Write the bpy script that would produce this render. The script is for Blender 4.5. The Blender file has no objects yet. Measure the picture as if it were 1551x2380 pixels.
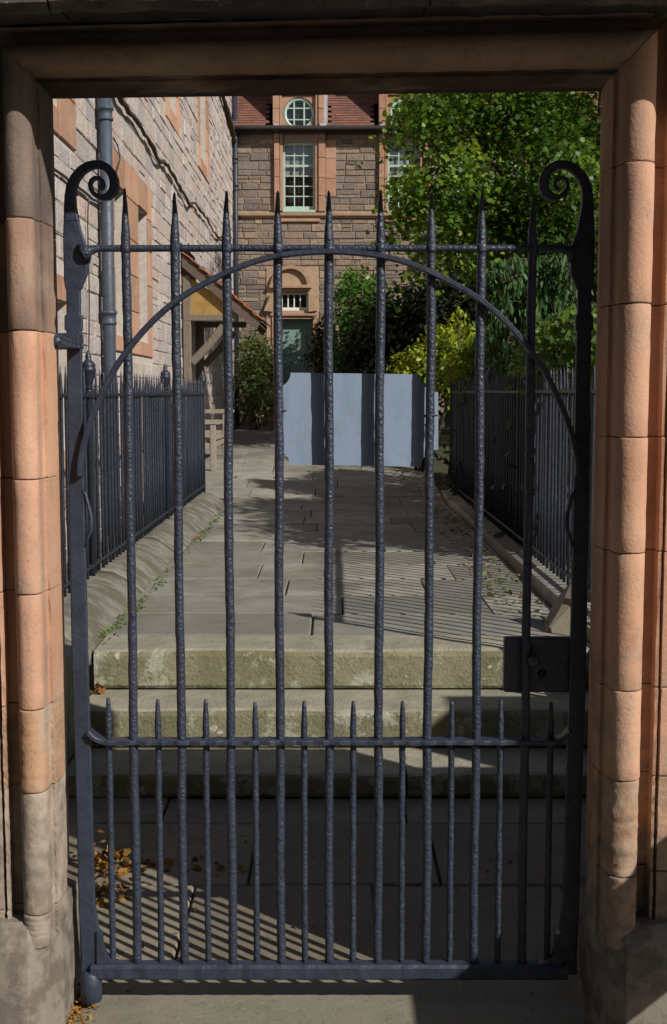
import bpy, math, random
import numpy as np
from mathutils import Vector, Matrix
R = math.radians
rnd = random.Random(7)
nrg = np.random.default_rng(11)
scene = bpy.context.scene
col = scene.collection

# ------------------------------------------------------------------ camera, sky, sun, exposure
FPX, CX, CY, PITCH, EYE = 2830.0, 775.5, 1190.0, R(5.6), 1.6      # measured on a 1551 x 2380 view
cam = bpy.data.cameras.new('camera'); cam_ob = bpy.data.objects.new('camera', cam); col.objects.link(cam_ob)
cam.sensor_fit = 'VERTICAL'; cam.sensor_height = 36.0; cam.lens = FPX / 2380 * 36
cam.clip_start = 0.05; cam.clip_end = 2000
cam_ob.location = (0, 0, EYE); cam_ob.rotation_euler = (R(90) - PITCH, 0, 0)
scene.camera = cam_ob
SUN_EL = R(33.3); SUN_H = Vector((0.745, -0.667)).normalized()        # towards the sun, in plan
SUN_AZ = math.atan2(SUN_H.x, SUN_H.y)
world = bpy.data.worlds.new('World'); scene.world = world; world.use_nodes = True
wn = world.node_tree.nodes; wl = world.node_tree.links
sky = wn.new('ShaderNodeTexSky'); sky.sky_type = 'NISHITA'; sky.sun_disc = False
sky.sun_elevation = SUN_EL; sky.sun_rotation = SUN_AZ
bg = wn['Background']; bg.inputs['Strength'].default_value = 0.05
wl.new(sky.outputs[0], bg.inputs[0])
sl = bpy.data.lights.new('sun', 'SUN'); sl.energy = 5.0; sl.angle = R(0.53); sl.color = (1.0, 0.93, 0.83)
so = bpy.data.objects.new('sun', sl); col.objects.link(so)
sd = Vector((SUN_H.x * math.cos(SUN_EL), SUN_H.y * math.cos(SUN_EL), math.sin(SUN_EL)))
so.rotation_euler = sd.to_track_quat('Z', 'Y').to_euler(); so.location = (6, -5, 9)
vs = scene.view_settings
vs.view_transform = 'Standard'; vs.look = 'None'; vs.gamma = 1.0; vs.exposure = -0.05; vs.use_curve_mapping = False
scene.render.engine = 'CYCLES'
try:
    scene.cycles.max_bounces = 5; scene.cycles.transparent_max_bounces = 6; scene.cycles.use_adaptive_sampling = True
except Exception: pass

# ------------------------------------------------------------------ measuring helpers
_ct, _st = math.cos(PITCH), math.sin(PITCH)
def ray(x, y):
    r = (x - CX) / FPX; u = -(y - CY) / FPX
    return Vector((r, _ct + u * _st, -_st + u * _ct))
def PY(x, y, Y): d = ray(x, y); t = Y / d.y; return Vector((d.x * t, Y, EYE + d.z * t))
def PX(x, y, X): d = ray(x, y); t = X / d.x; return Vector((X, d.y * t, EYE + d.z * t))
def PZ(x, y, z): d = ray(x, y); t = (z - EYE) / d.z; return Vector((d.x * t, d.y * t, z))

# ------------------------------------------------------------------ mesh helpers
class MB:
    def __init__(s): s.v = []; s.f = []; s.sm = []; s.t = []
    def add(s, vs, fs, smooth=False, tint=0.0):
        b = len(s.v); s.v += [tuple(q) for q in vs]; s.t += [tint] * len(vs)
        for f in fs: s.f.append([b + i for i in f]); s.sm.append(smooth)
        return s
    def box(s, x0, x1, y0, y1, z0, z1, tint=0.0, bev=0.0):
        if bev > 0:
            return s.bbox(x0, x1, y0, y1, z0, z1, bev, tint)
        vs = [(x0, y0, z0), (x1, y0, z0), (x1, y1, z0), (x0, y1, z0), (x0, y0, z1), (x1, y0, z1), (x1, y1, z1), (x0, y1, z1)]
        return s.add(vs, [(3, 2, 1, 0), (4, 5, 6, 7), (0, 1, 5, 4), (1, 2, 6, 5), (2, 3, 7, 6), (3, 0, 4, 7)], tint=tint)
    def bbox(s, x0, x1, y0, y1, z0, z1, b, tint=0.0, jit=0.0):      # box with chamfered edges, 44 triangles
        vs = []; idx = {}
        for sx in (0, 1):
            for sy in (0, 1):
                for sz in (0, 1):
                    X, Y, Z = (x0, x1)[sx], (y0, y1)[sy], (z0, z1)[sz]
                    dx, dy, dz = (b, -b)[sx], (b, -b)[sy], (b, -b)[sz]
                    for k in range(3):
                        idx[(sx, sy, sz, k)] = len(vs)
                        q = [X + dx, Y + dy, Z + dz]; q[k] = (X, Y, Z)[k]
                        vs.append(tuple(c + rnd.uniform(-jit, jit) for c in q))
        I = lambda *a: idx[a]
        fs = []
        for k in range(3):
            a, c = (k + 1) % 3, (k + 2) % 3
            for sgn in (0, 1):
                def key(i, j):
                    q = [0, 0, 0]; q[k] = sgn; q[a] = i; q[c] = j; return (*q, k)
                f = [idx[key(0, 0)], idx[key(1, 0)], idx[key(1, 1)], idx[key(0, 1)]]
                fs.append(f if sgn else f[::-1])
            for i in (0, 1):                                         # edges running along k
                for j in (0, 1):
                    def kk(e, w):
                        q = [0, 0, 0]; q[k] = e; q[a] = i; q[c] = j; return (*q, w)
                    f = [idx[kk(0, a)], idx[kk(1, a)], idx[kk(1, c)], idx[kk(0, c)]]
                    fs.append(f if (i + j) % 2 else f[::-1])
        for sx in (0, 1):
            for sy in (0, 1):
                for sz in (0, 1):
                    f = [I(sx, sy, sz, 0), I(sx, sy, sz, 1), I(sx, sy, sz, 2)]
                    fs.append(f if (sx + sy + sz) % 2 else f[::-1])
        return s.add(vs, fs, tint=tint)
    def tube(s, pts, rad, n=8, cap=True, smooth=True, tint=0.0, flat=None, up=Vector((0, 1, 0))):
        # rad: number or list; flat=(list of half widths, half depth) gives a rectangular section, depth along `up`
        pts = [Vector(p) for p in pts]; m = len(pts); vs = []
        tang = []
        for i in range(m):
            t = (pts[min(i + 1, m - 1)] - pts[max(i - 1, 0)]); tang.append(t.normalized())
        ref = Vector((1, 0, 0)) if abs(tang[0].x) < .9 else Vector((0, 1, 0))
        if flat: ref = up
        nrm = (ref - tang[0] * ref.dot(tang[0])).normalized()
        for i in range(m):
            if flat: nrm = (up - tang[i] * up.dot(tang[i])).normalized()
            else:
                nrm = nrm - tang[i] * nrm.dot(tang[i]); nrm.normalize()
            bn = tang[i].cross(nrm)
            if flat:
                w = flat[0][i] if isinstance(flat[0], (list, tuple)) else flat[0]; d = flat[1]
                c = min(w, d) * .35
                sec = [(w - c, d), (w, d - c), (w, -d + c), (w - c, -d), (-w + c, -d), (-w, -d + c), (-w, d - c), (-w + c, d)]
                vs += [pts[i] + bn * a + nrm * b for a, b in sec]; k = 8
            else:
                r = rad[i] if isinstance(rad, (list, tuple)) else rad; k = n
                vs += [pts[i] + (nrm * math.cos(2 * math.pi * j / n) + bn * math.sin(2 * math.pi * j / n)) * r for j in range(n)]
        fs = []
        for i in range(m - 1):
            for j in range(k):
                a, b = i * k + j, i * k + (j + 1) % k
                fs.append((a, b, b + k, a + k))
        if cap: fs.append(tuple(range(k))[::-1]); fs.append(tuple((m - 1) * k + j for j in range(k)))
        return s.add(vs, fs, smooth=smooth and not flat, tint=tint)
    def lathe(s, prof, c, n=12, smooth=True, tint=0.0):
        vs = []; m = len(prof)
        for r, z in prof:
            vs += [(c[0] + r * math.cos(2 * math.pi * j / n), c[1] + r * math.sin(2 * math.pi * j / n), c[2] + z) for j in range(n)]
        fs = [(i * n + j, i * n + (j + 1) % n, (i + 1) * n + (j + 1) % n, (i + 1) * n + j) for i in range(m - 1) for j in range(n)]
        fs.append(tuple(range(n))[::-1]); fs.append(tuple((m - 1) * n + j for j in range(n)))
        return s.add(vs, fs, smooth=smooth, tint=tint)
    def prism(s, poly, axis, a, b, tint=0.0, smooth=False):           # poly: 2-D outline; axis 'x','y','z' is the extrusion
        def q(p, d):
            return {'x': (d, p[0], p[1]), 'y': (p[0], d, p[1]), 'z': (p[0], p[1], d)}[axis]
        n = len(poly); vs = [q(p, a) for p in poly] + [q(p, b) for p in poly]
        fs = [(i, (i + 1) % n, n + (i + 1) % n, n + i) for i in range(n)] + [tuple(range(n))[::-1], tuple(range(n, 2 * n))]
        return s.add(vs, fs, tint=tint, smooth=smooth)

def fixn(me):
    import bmesh
    bm = bmesh.new(); bm.from_mesh(me); bmesh.ops.recalc_face_normals(bm, faces=bm.faces); bm.to_mesh(me); bm.free()
def mesh_of(name, mb, mat, fix=True):
    me = bpy.data.meshes.new(name); me.from_pydata(mb.v, [], mb.f); me.update()
    if fix: fixn(me)
    me.polygons.foreach_set('use_smooth', mb.sm)
    if any(mb.t):
        at = me.attributes.new('tint', 'FLOAT', 'POINT'); at.data.foreach_set('value', mb.t)
    if mat: me.materials.append(mat)
    return me
def par(o, p):
    if p is not None:
        o.parent = p
        if p.parent is None: o.matrix_parent_inverse = Matrix.Translation(-p.location)
    return o
def tag(o, label=None, cat=None, group=None, kind=None):
    if label: o['label'] = label
    if cat: o['category'] = cat
    if group: o['group'] = group
    if kind: o['kind'] = kind
    return o
def obj(name, mb, mat, parent=None, label=None, cat=None, group=None, kind=None, fix=True):
    me = mesh_of(name, mb, mat, fix); o = bpy.data.objects.new(name, me); col.objects.link(o)
    if parent is None and len(mb.v):
        a = np.array(mb.v); c = Vector(((a[:, 0].min() + a[:, 0].max()) / 2, (a[:, 1].min() + a[:, 1].max()) / 2, a[:, 2].min()))
        me.transform(Matrix.Translation(-c)); o.location = c
    par(o, parent)
    return tag(o, label, cat, group, kind)
def empty(name, loc, label, cat, group=None):
    o = bpy.data.objects.new(name, None); col.objects.link(o); o.location = loc; o.empty_display_size = .1
    return tag(o, label, cat, group)
def inst(name, me, loc, parent, scale=(1, 1, 1), rz=0.0, ry=0.0):
    o = bpy.data.objects.new(name, me); col.objects.link(o)
    o.location = loc; o.scale = scale; o.rotation_euler = (0, ry, rz)
    return par(o, parent)

# ------------------------------------------------------------------ materials
class NT:
    def __init__(s, name):
        s.m = bpy.data.materials.new(name); s.m.use_nodes = True; s.t = s.m.node_tree
        s.b = s.t.nodes['Principled BSDF']; s.pos = s.n('ShaderNodeNewGeometry').outputs['Position']
    def n(s, t, **k):
        q = s.t.nodes.new(t)
        for a, b in k.items(): setattr(q, a, b)
        return q
    def l(s, a, b): s.t.links.new(a, b)
    def mapped(s, sc):
        q = s.n('ShaderNodeVectorMath', operation='MULTIPLY'); s.l(s.pos, q.inputs[0]); q.inputs[1].default_value = sc; return q.outputs[0]
    def noise(s, scale, detail=3, rough=.6, vec=None, sc=None, dist=0.0):
        q = s.n('ShaderNodeTexNoise'); q.inputs['Scale'].default_value = scale; q.inputs['Detail'].default_value = detail
        q.inputs['Roughness'].default_value = rough; q.inputs['Distortion'].default_value = dist
        s.l(s.mapped(sc) if sc else (vec or s.pos), q.inputs['Vector']); return q.outputs['Fac']
    def ramp(s, fac, lo, hi, a=0.0, b=1.0):
        q = s.n('ShaderNodeMapRange'); q.interpolation_type = 'SMOOTHSTEP'; s.l(fac, q.inputs[0])
        for i, v in zip((1, 2, 3, 4), (lo, hi, a, b)): q.inputs[i].default_value = v
        return q.outputs[0]
    def mix(s, fac, a, b):
        q = s.n('ShaderNodeMix', data_type='RGBA')
        if isinstance(fac, (int, float)): q.inputs[0].default_value = fac
        else: s.l(fac, q.inputs[0])
        for i, c in ((6, a), (7, b)):
            if isinstance(c, tuple): q.inputs[i].default_value = (*c, 1)
            else: s.l(c, q.inputs[i])
        return q.outputs[2]
    def math(s, op, a, b=None):
        q = s.n('ShaderNodeMath', operation=op)
        for i, c in enumerate((a, b)):
            if c is None: continue
            if isinstance(c, (int, float)): q.inputs[i].default_value = c
            else: s.l(c, q.inputs[i])
        return q.outputs[0]
    def tint(s):
        a = s.n('ShaderNodeAttribute', attribute_name='tint'); o = s.n('ShaderNodeObjectInfo')
        return s.math('FRACT', s.math('ADD', a.outputs['Fac'], o.outputs['Random']))
    def palette(s, fac, cols):
        q = s.n('ShaderNodeValToRGB'); s.l(fac, q.inputs[0]); cr = q.color_ramp; n = len(cols)
        while len(cr.elements) < n: cr.elements.new(.5)
        for i, c in enumerate(cols): cr.elements[i].position = i / (n - 1); cr.elements[i].color = (*c, 1)
        return q.outputs[0]
    def z(s):
        q = s.n('ShaderNodeSeparateXYZ'); s.l(s.pos, q.inputs[0]); return q.outputs[2]
    def done(s, colr, rough=.85, bump=None, bstr=.4, bdist=.01, spec=.3):
        if isinstance(colr, tuple): s.b.inputs['Base Color'].default_value = (*colr, 1)
        else: s.l(colr, s.b.inputs['Base Color'])
        if isinstance(rough, (int, float)): s.b.inputs['Roughness'].default_value = rough
        else: s.l(rough, s.b.inputs['Roughness'])
        s.b.inputs['Specular IOR Level'].default_value = spec
        if bump is not None:
            q = s.n('ShaderNodeBump'); q.inputs['Strength'].default_value = bstr; q.inputs['Distance'].default_value = bdist
            s.l(bump, q.inputs['Height']); s.l(q.outputs[0], s.b.inputs['Normal'])
        return s.m

def m_dressed(name, c1, c2, stain, stain_lo=.55, stain_hi=.75, pits=.5, streak=(3, 3, .5)):
    n = NT(name)
    c = n.mix(n.ramp(n.noise(4, 4), .35, .7), c1, c2)
    c = n.mix(n.math('MULTIPLY', n.ramp(n.tint(), 0, 1), .35), c, tuple(.6 * q for q in c2))
    c = n.mix(n.ramp(n.noise(1.6, 6, .65, sc=streak), stain_lo, stain_hi), c, stain)
    c = n.mix(n.math('MULTIPLY', n.ramp(n.noise(11, 5, .7), .5, .72), .4), c, tuple(.55 * (.5 * q + .5 * sum(c2) / 3) for q in c2))
    c = n.mix(n.math('MULTIPLY', n.ramp(n.noise(2.3, 4, .6, sc=(1, 1, 1.7)), .52, .68), .35), c, (.42, .34, .27))
    c = n.mix(n.math('MULTIPLY', n.ramp(n.noise(90, 3), .58, .72), .4), c, tuple(.4 * q for q in c1))
    c = n.mix(n.math('MULTIPLY', n.ramp(n.noise(170, 2), .64, .75), .25), c, (.75, .66, .55))
    low = n.math('ADD', n.noise(7, 5, .7), n.math('MULTIPLY', n.z(), -.42))      # damp, flaking grey skin low down
    c = n.mix(n.math('MULTIPLY', n.ramp(low, .12, .42), .75), c, n.mix(n.ramp(n.noise(16, 4), .4, .6), (.27, .235, .20), (.15, .125, .105)))
    h = n.math('ADD', n.math('MULTIPLY', n.noise(14, 3), .8), n.math('MULTIPLY', n.noise(120, 3, .7), .5))
    return n.done(c, .9, h, pits, .007)
M = {}
M['pink'] = m_dressed('pink_sandstone', (.585, .35, .24), (.52, .29, .19), (.33, .21, .16), .5, .74)
M['orange'] = m_dressed('orange_sandstone', (.50, .29, .165), (.43, .245, .145), (.42, .34, .27), .45, .65)
M['buff'] = m_dressed('buff_sandstone', (.47, .39, .325), (.41, .325, .26), (.25, .23, .205), .5, .75)
M['base'] = m_dressed('grey_base_stone', (.155, .145, .125), (.11, .105, .093), (.24, .23, .19), .52, .72)
M['soot'] = m_dressed('sooty_sandstone', (.27, .18, .135), (.21, .14, .105), (.12, .09, .075), .45, .8, streak=(.8, 3, 3))  # lintel stone, darker than the jambs, with lengthwise streaks
M['brown'] = m_dressed('stained_sandstone', (.42, .26, .18), (.33, .20, .14), (.17, .12, .10), .42, .62)
M['soffit'] = m_dressed('smoke_blackened_soffit', (.085, .045, .033), (.06, .032, .025), (.03, .02, .018), .4, .7)  # near-black: shade under the lintel put into the colour
M['soot2'] = m_dressed('sooty_jamb_stone', (.20, .15, .125), (.15, .115, .10), (.09, .075, .07), .45, .75)  # sooty stone with hood shade painted in, for the top left jamb
M['hood'] = m_dressed('black_crusted_stone', (.07, .066, .064), (.05, .046, .045), (.13, .125, .12), .6, .75)
M['margin'] = m_dressed('rose_margin_stone', (.44, .26, .175), (.37, .21, .14), (.31, .21, .16), .5, .75)
M['panel'] = m_dressed('smooth_buff_stone', (.41, .285, .19), (.36, .245, .16), (.30, .22, .16), .5, .75)

def m_rubble(name, pal, mottle, bstr=.7):
    n = NT(name)
    c = n.palette(n.tint(), pal)
    c = n.mix(n.ramp(n.noise(9, 5, .65), .4, .75), c, mottle)
    c = n.mix(n.math('MULTIPLY', n.ramp(n.noise(30, 4), .5, .7), .45), c, (.10, .085, .075))
    h = n.math('ADD', n.math('MULTIPLY', n.noise(10, 3, .7), 1.0), n.math('MULTIPLY', n.noise(45, 2), .3))
    return n.done(c, .9, h, bstr, .03)
M['rub_house'] = m_rubble('house_rubble', [(.26, .20, .15), (.16, .135, .125), (.33, .24, .165), (.125, .108, .108), (.28, .20, .15), (.20, .165, .15), (.37, .28, .20), (.165, .145, .14)], (.18, .15, .135))
M['rub_left'] = m_rubble('side_rubble', [(.52, .47, .43), (.40, .365, .355), (.56, .48, .42), (.46, .38, .34), (.58, .53, .48), (.34, .315, .32), (.54, .40, .34), (.40, .375, .375)], (.37, .34, .34), .65)
n = NT('pale_mortar'); M['mortar'] = n.done(n.mix(n.ramp(n.noise(20), .4, .65), (.53, .48, .44), (.44, .40, .37)), .95, n.noise(80), .5, .004)
n = NT('grey_mortar'); M['mortar_g'] = n.done(n.mix(n.ramp(n.noise(20), .4, .65), (.33, .27, .21), (.24, .20, .165)), .95, n.noise(80), .5, .004)

def m_slab(name, c1, c2, moss, mlo=.5, mhi=.7):
    n = NT(name)
    c = n.mix(n.ramp(n.noise(3.5, 6, .65), .35, .65), c1, c2)
    t = n.tint(); c = n.mix(n.math('MULTIPLY', t, .8), c, tuple(.6 * q for q in c2))
    c = n.mix(n.math('MULTIPLY', n.ramp(n.noise(1.3, 5, .7), .5, .66), .45), c, tuple(.45 * q for q in c2))
    c = n.mix(n.math('MULTIPLY', n.ramp(n.noise(2.2, 6, .7), mlo, mhi), .7), c, moss)
    c = n.mix(n.math('MULTIPLY', n.ramp(n.noise(130, 2), .62, .72), .35), c, (.5, .48, .42))
    c = n.mix(n.math('MULTIPLY', n.ramp(n.noise(60, 3), .58, .7), .35), c, (.06, .055, .045))
    h = n.math('ADD', n.math('MULTIPLY', n.noise(7, 3), 1.2), n.math('MULTIPLY', n.noise(110, 2), .25))
    return n.done(c, .85, h, .35, .012)
M['slab'] = m_slab('path_slab', (.335, .325, .295), (.245, .236, .21), (.15, .145, .10))
M['sill'] = m_slab('sill_slab', (.37, .35, .28), (.30, .28, .22), (.17, .17, .11))
M['land'] = m_slab('landing_slab', (.31, .275, .21), (.25, .215, .165), (.14, .13, .085))
n = NT('scratched_kerb_stone')
c = n.mix(n.ramp(n.noise(6, 5, .65), .35, .65), (.20, .19, .165), (.125, .115, .098))
c = n.mix(n.math('MULTIPLY', n.ramp(n.noise(3, 4), .48, .62), .6), c, (.10, .10, .06))
c = n.mix(n.math('MULTIPLY', n.ramp(n.noise(9, 3, .6, sc=(1.2, 7, 1.2)), .62, .68), .55), c, (.55, .52, .46))
M['kerb'] = n.done(c, .9, n.math('ADD', n.noise(9, 3), n.math('MULTIPLY', n.noise(70, 2), .4)), .6, .012)
# lichen-crusted steps
n = NT('lichened_step')
c = n.mix(n.ramp(n.noise(4, 6), .35, .65), (.235, .225, .15), (.165, .16, .095))
c = n.mix(n.ramp(n.noise(5.5, 8, .75), .53, .60), c, (.34, .35, .28))
vo = n.n('ShaderNodeTexVoronoi'); vo.inputs['Scale'].default_value = 13; vo.inputs['Randomness'].default_value = 1
wp = n.n('ShaderNodeTexNoise'); wp.inputs['Scale'].default_value = 25; n.l(n.pos, wp.inputs['Vector'])
wv = n.n('ShaderNodeVectorMath', operation='MULTIPLY_ADD'); n.l(wp.outputs['Color'], wv.inputs[0]); wv.inputs[1].default_value = (.06, .06, .06); n.l(n.pos, wv.inputs[2]); n.l(wv.outputs[0], vo.inputs['Vector'])
sp = n.math('MULTIPLY', n.ramp(vo.outputs['Distance'], .16, .21, 1, 0), n.ramp(n.noise(2.6, 3), .52, .62))
c = n.mix(sp, c, (.46, .46, .38))
c = n.mix(n.math('MULTIPLY', n.ramp(n.noise(50, 4), .52, .7), .5), c, (.07, .07, .035))
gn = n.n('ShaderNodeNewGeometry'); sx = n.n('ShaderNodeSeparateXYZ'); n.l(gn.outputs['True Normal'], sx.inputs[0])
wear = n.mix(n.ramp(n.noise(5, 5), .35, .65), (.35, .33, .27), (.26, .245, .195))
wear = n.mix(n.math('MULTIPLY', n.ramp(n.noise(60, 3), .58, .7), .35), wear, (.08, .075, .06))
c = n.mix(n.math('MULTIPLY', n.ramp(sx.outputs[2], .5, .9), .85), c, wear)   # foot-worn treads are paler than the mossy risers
M['step'] = n.done(c, .92, n.math('ADD', n.noise(9, 4), n.math('MULTIPLY', n.noise(70, 2), .4)), .7, .015)
# dark joint filling / soil / gravel
n = NT('joint_soil'); M['soil'] = n.done(n.mix(n.ramp(n.noise(12), .4, .65), (.07, .05, .03), (.17, .11, .045)), .95, n.noise(90), .6, .01)
n = NT('garden_ground'); M['ground'] = n.done(n.mix(n.ramp(n.noise(6), .4, .65), (.045, .04, .025), (.05, .07, .025)), .95, n.noise(40), .6, .02)
n = NT('pavement_far'); M['pave'] = n.done(n.mix(n.ramp(n.noise(5), .4, .65), (.25, .235, .19), (.20, .185, .15)), .9, n.noise(60), .4, .008)
# blistered dark blue-grey paint on iron
def m_iron(name, c, rough=.44, bl=.65, scale=110):
    n = NT(name)
    vo = n.n('ShaderNodeTexVoronoi', feature='SMOOTH_F1'); vo.inputs['Scale'].default_value = scale; n.l(n.pos, vo.inputs['Vector'])
    h = n.math('ADD', n.math('MULTIPLY', vo.outputs['Distance'], -.9), n.math('MULTIPLY', n.noise(160, 2), .8))
    cc = n.mix(n.ramp(n.noise(18, 4), .4, .7), c, tuple(.72 * q for q in c))
    cc = n.mix(n.math('MULTIPLY', n.ramp(n.noise(240, 2), .66, .74), .12), cc, (.20, .22, .26))
    return n.done(cc, n.ramp(n.noise(30), .3, .7, rough - .07, rough + .12), h, .75 * bl, .006, .5)
M['iron'] = m_iron('blistered_iron_paint', (.028, .037, .063))
M['iron_flat'] = m_iron('smooth_iron_paint', (.029, .039, .066), .45, .35, 60)
M['iron_rail'] = m_iron('railing_paint', (.020, .027, .045), .42, .4)
M['pipe'] = m_iron('downpipe_paint', (.055, .075, .11), .5, .25, 40)
n = NT('sign_back_paint')
c = n.mix(n.ramp(n.noise(6, 5, .7, sc=(3, 3, .8)), .45, .75), (.235, .305, .425), (.195, .255, .36))
c = n.mix(n.math('MULTIPLY', n.ramp(n.noise(45, 4), .55, .72), .3), c, (.15, .18, .23))
M['sign'] = n.done(c, .5, n.noise(40, 3), .12, .002)
n = NT('clip_black'); M['black'] = n.done((.012, .012, .014), .5)
# timber
def m_wood(name, a, b, sc=(3, 3, 40)):
    n = NT(name); return n.done(n.mix(n.ramp(n.noise(4, 6, .6, sc=sc), .35, .65), a, b), .85, n.noise(20, 5, sc=sc), .3, .004)
M['oak'] = m_wood('weathered_oak', (.20, .165, .135), (.14, .115, .095), (30, 30, 3))
M['teak'] = m_wood('silvered_teak', (.31, .27, .23), (.23, .195, .16), (30, 4, 4))
M['barge'] = m_wood('dark_bargeboard', (.13, .095, .075), (.09, .065, .055), (4, 30, 30))
n = NT('yellow_limewash'); M['yellow'] = n.done(n.mix(n.ramp(n.noise(7, 5), .4, .7), (.34, .22, .075), (.27, .17, .055)), .9, n.noise(40), .4, .01)
n = NT('red_roof_tile'); c = n.palette(n.tint(), [(.19, .085, .06), (.155, .072, .055), (.22, .10, .07), (.17, .08, .062), (.20, .095, .08)])
M['tile'] = n.done(n.mix(n.ramp(n.noise(3), .45, .7), c, (.12, .075, .06)), .85, n.noise(60), .3, .004)
n = NT('orange_ridge_tile'); M['otile'] = n.done(n.mix(n.ramp(n.noise(12), .4, .7), (.42, .15, .055), (.30, .12, .06)), .85)
n = NT('lead'); M['lead'] = n.done(n.mix(n.ramp(n.noise(12), .4, .7), (.42, .43, .46), (.33, .34, .37)), .55)
n = NT('celadon_paint'); M['celadon'] = n.done(n.mix(n.ramp(n.noise(9), .4, .7), (.40, .54, .46), (.34, .47, .41)), .45, spec=.5)
n = NT('green_door_paint'); M['door'] = n.done(n.mix(n.ramp(n.noise(9), .4, .7), (.17, .28, .25), (.14, .23, .205)), .5, spec=.5)
n = NT('white_paint'); M['white'] = n.done((.72, .72, .68), .5)
n = NT('blind_cloth'); M['blind'] = n.done(n.mix(n.ramp(n.noise(5), .4, .7), (.25, .27, .28), (.19, .21, .22)), .8)
n = NT('window_glass'); M['glass'] = n.done(n.mix(n.ramp(n.noise(2.5), .4, .7), (.012, .015, .016), (.02, .024, .024)), .08, n.noise(5), .05, .02, .25)
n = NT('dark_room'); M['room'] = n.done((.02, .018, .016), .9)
n = NT('black_eave'); M['eave'] = n.done((.035, .03, .028), .6)
n = NT('bark'); M['bark'] = n.done(n.mix(n.ramp(n.noise(14), .4, .65), (.10, .08, .06), (.05, .04, .03)), .95, n.noise(30), .8, .03)
n = NT('vine_bark'); M['vine'] = n.done(n.mix(n.ramp(n.noise(40), .4, .65), (.075, .05, .03), (.035, .025, .018)), .9)
n = NT('cable'); M['cable'] = n.done((.05, .042, .04), .6)
def m_leaf(name, pal, trans=.35, rough=.45):
    n = NT(name); a = n.n('ShaderNodeAttribute', attribute_name='tint')
    c = n.palette(a.outputs['Fac'], pal)
    n.done(c, rough, spec=.4)
    tr = n.n('ShaderNodeBsdfTranslucent'); cc = n.mix(.35, c, (.22, .24, .01)); n.l(cc, tr.inputs[0])
    mx = n.n('ShaderNodeMixShader'); mx.inputs[0].default_value = trans
    n.l(n.b.outputs[0], mx.inputs[1]); n.l(tr.outputs[0], mx.inputs[2])
    n.l(mx.outputs[0], n.t.nodes['Material Output'].inputs[0]); return n.m
M['maple'] = m_leaf('maple_leaf', [(.03, .085, .012), (.05, .12, .014), (.085, .185, .016), (.14, .26, .02), (.22, .34, .025), (.32, .38, .03)], .42)
M['laurel'] = m_leaf('laurel_leaf', [(.035, .11, .015), (.06, .17, .02), (.10, .23, .025)], .25, .35)
M['yellowleaf'] = m_leaf('golden_leaf', [(.13, .21, .015), (.23, .31, .02), (.33, .39, .02), (.40, .42, .03)], .38)
M['green'] = m_leaf('rose_leaf', [(.045, .11, .02), (.08, .17, .03), (.13, .23, .035), (.20, .26, .03)], .35)
M['dark'] = m_leaf('yew_leaf', [(.014, .026, .010), (.02, .036, .013), (.028, .048, .015)], .1, .6)
M['fir'] = m_leaf('conifer_leaf', [(.03, .09, .028), (.05, .13, .04), (.085, .18, .055)], .2, .6)
M['ivy'] = m_leaf('climber_leaf', [(.08, .13, .04), (.13, .19, .06), (.19, .24, .08), (.32, .18, .06)], .35)
M['litter'] = m_leaf('dead_leaf', [(.10, .045, .015), (.20, .085, .02), (.30, .13, .02), (.36, .20, .03), (.14, .08, .03)], .15, .8)

# ------------------------------------------------------------------ stone laying
def unit_stone(k):
    r = random.Random(100 + k); m = MB(); e = .5
    j = lambda a: r.uniform(-a, a)
    back = [(-e, .5, -e), (e, .5, -e), (e, .5, e), (-e, .5, e)]
    mid = [(x + j(.012), -.30 + j(.06), z + j(.025)) for x, _, z in back]
    fr = [(x * .93 + j(.02), -.5 + j(.09), z * .86 + j(.04)) for x, _, z in back]
    vs = back + mid + fr + [(j(.15), -.53 + j(.06), j(.15))]
    fs = [(i, (i + 1) % 4, 4 + (i + 1) % 4, 4 + i) for i in range(4)] + [(4 + i, 4 + (i + 1) % 4, 8 + (i + 1) % 4, 8 + i) for i in range(4)]
    fs += [(8 + i, 8 + (i + 1) % 4, 12) for i in range(4)] + [(3, 2, 1, 0)]
    return m.add(vs, fs)
UNIT = [unit_stone(k) for k in range(8)]
UNIT_ME = {}
def stone_mesh(k, mat):
    if (k, mat) not in UNIT_ME: UNIT_ME[(k, mat)] = mesh_of('stone', UNIT[k], M[mat])
    return UNIT_ME[(k, mat)]
def rubble(u0, u1, v0, v1, excl, hr, wr, r):
    out = []; v = v0
    while v < v1 - .05:
        h = min(r.uniform(*hr), v1 - v); iv = [(u0, u1)]
        for (a, b, c, d) in excl:
            if c < v + h - .03 and d > v + .03:
                nv = []
                for p, q in iv:
                    if b <= p or a >= q: nv.append((p, q)); continue
                    if a > p: nv.append((p, a))
                    if b < q: nv.append((b, q))
                iv = nv
        for p, q in iv:
            u = p + (0 if q - p < .5 else -r.uniform(0, .15))
            while u < q - .03:
                w = r.uniform(*wr) * (1.25 if h > sum(hr) / 2 else 1); w = min(w, q - u)
                if q - (u + w) < .09: w = q - u
                a, b = max(u, p), u + w
                if b - a > .04:
                    if r.random() < .22 and h > .15:
                        k = r.uniform(.4, .6) * h; out += [(a, b, v, v + k), (a, b, v + k, v + h)]
                    else: out.append((a, b, v, v + h))
                u += w
        v += h
    return out
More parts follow.
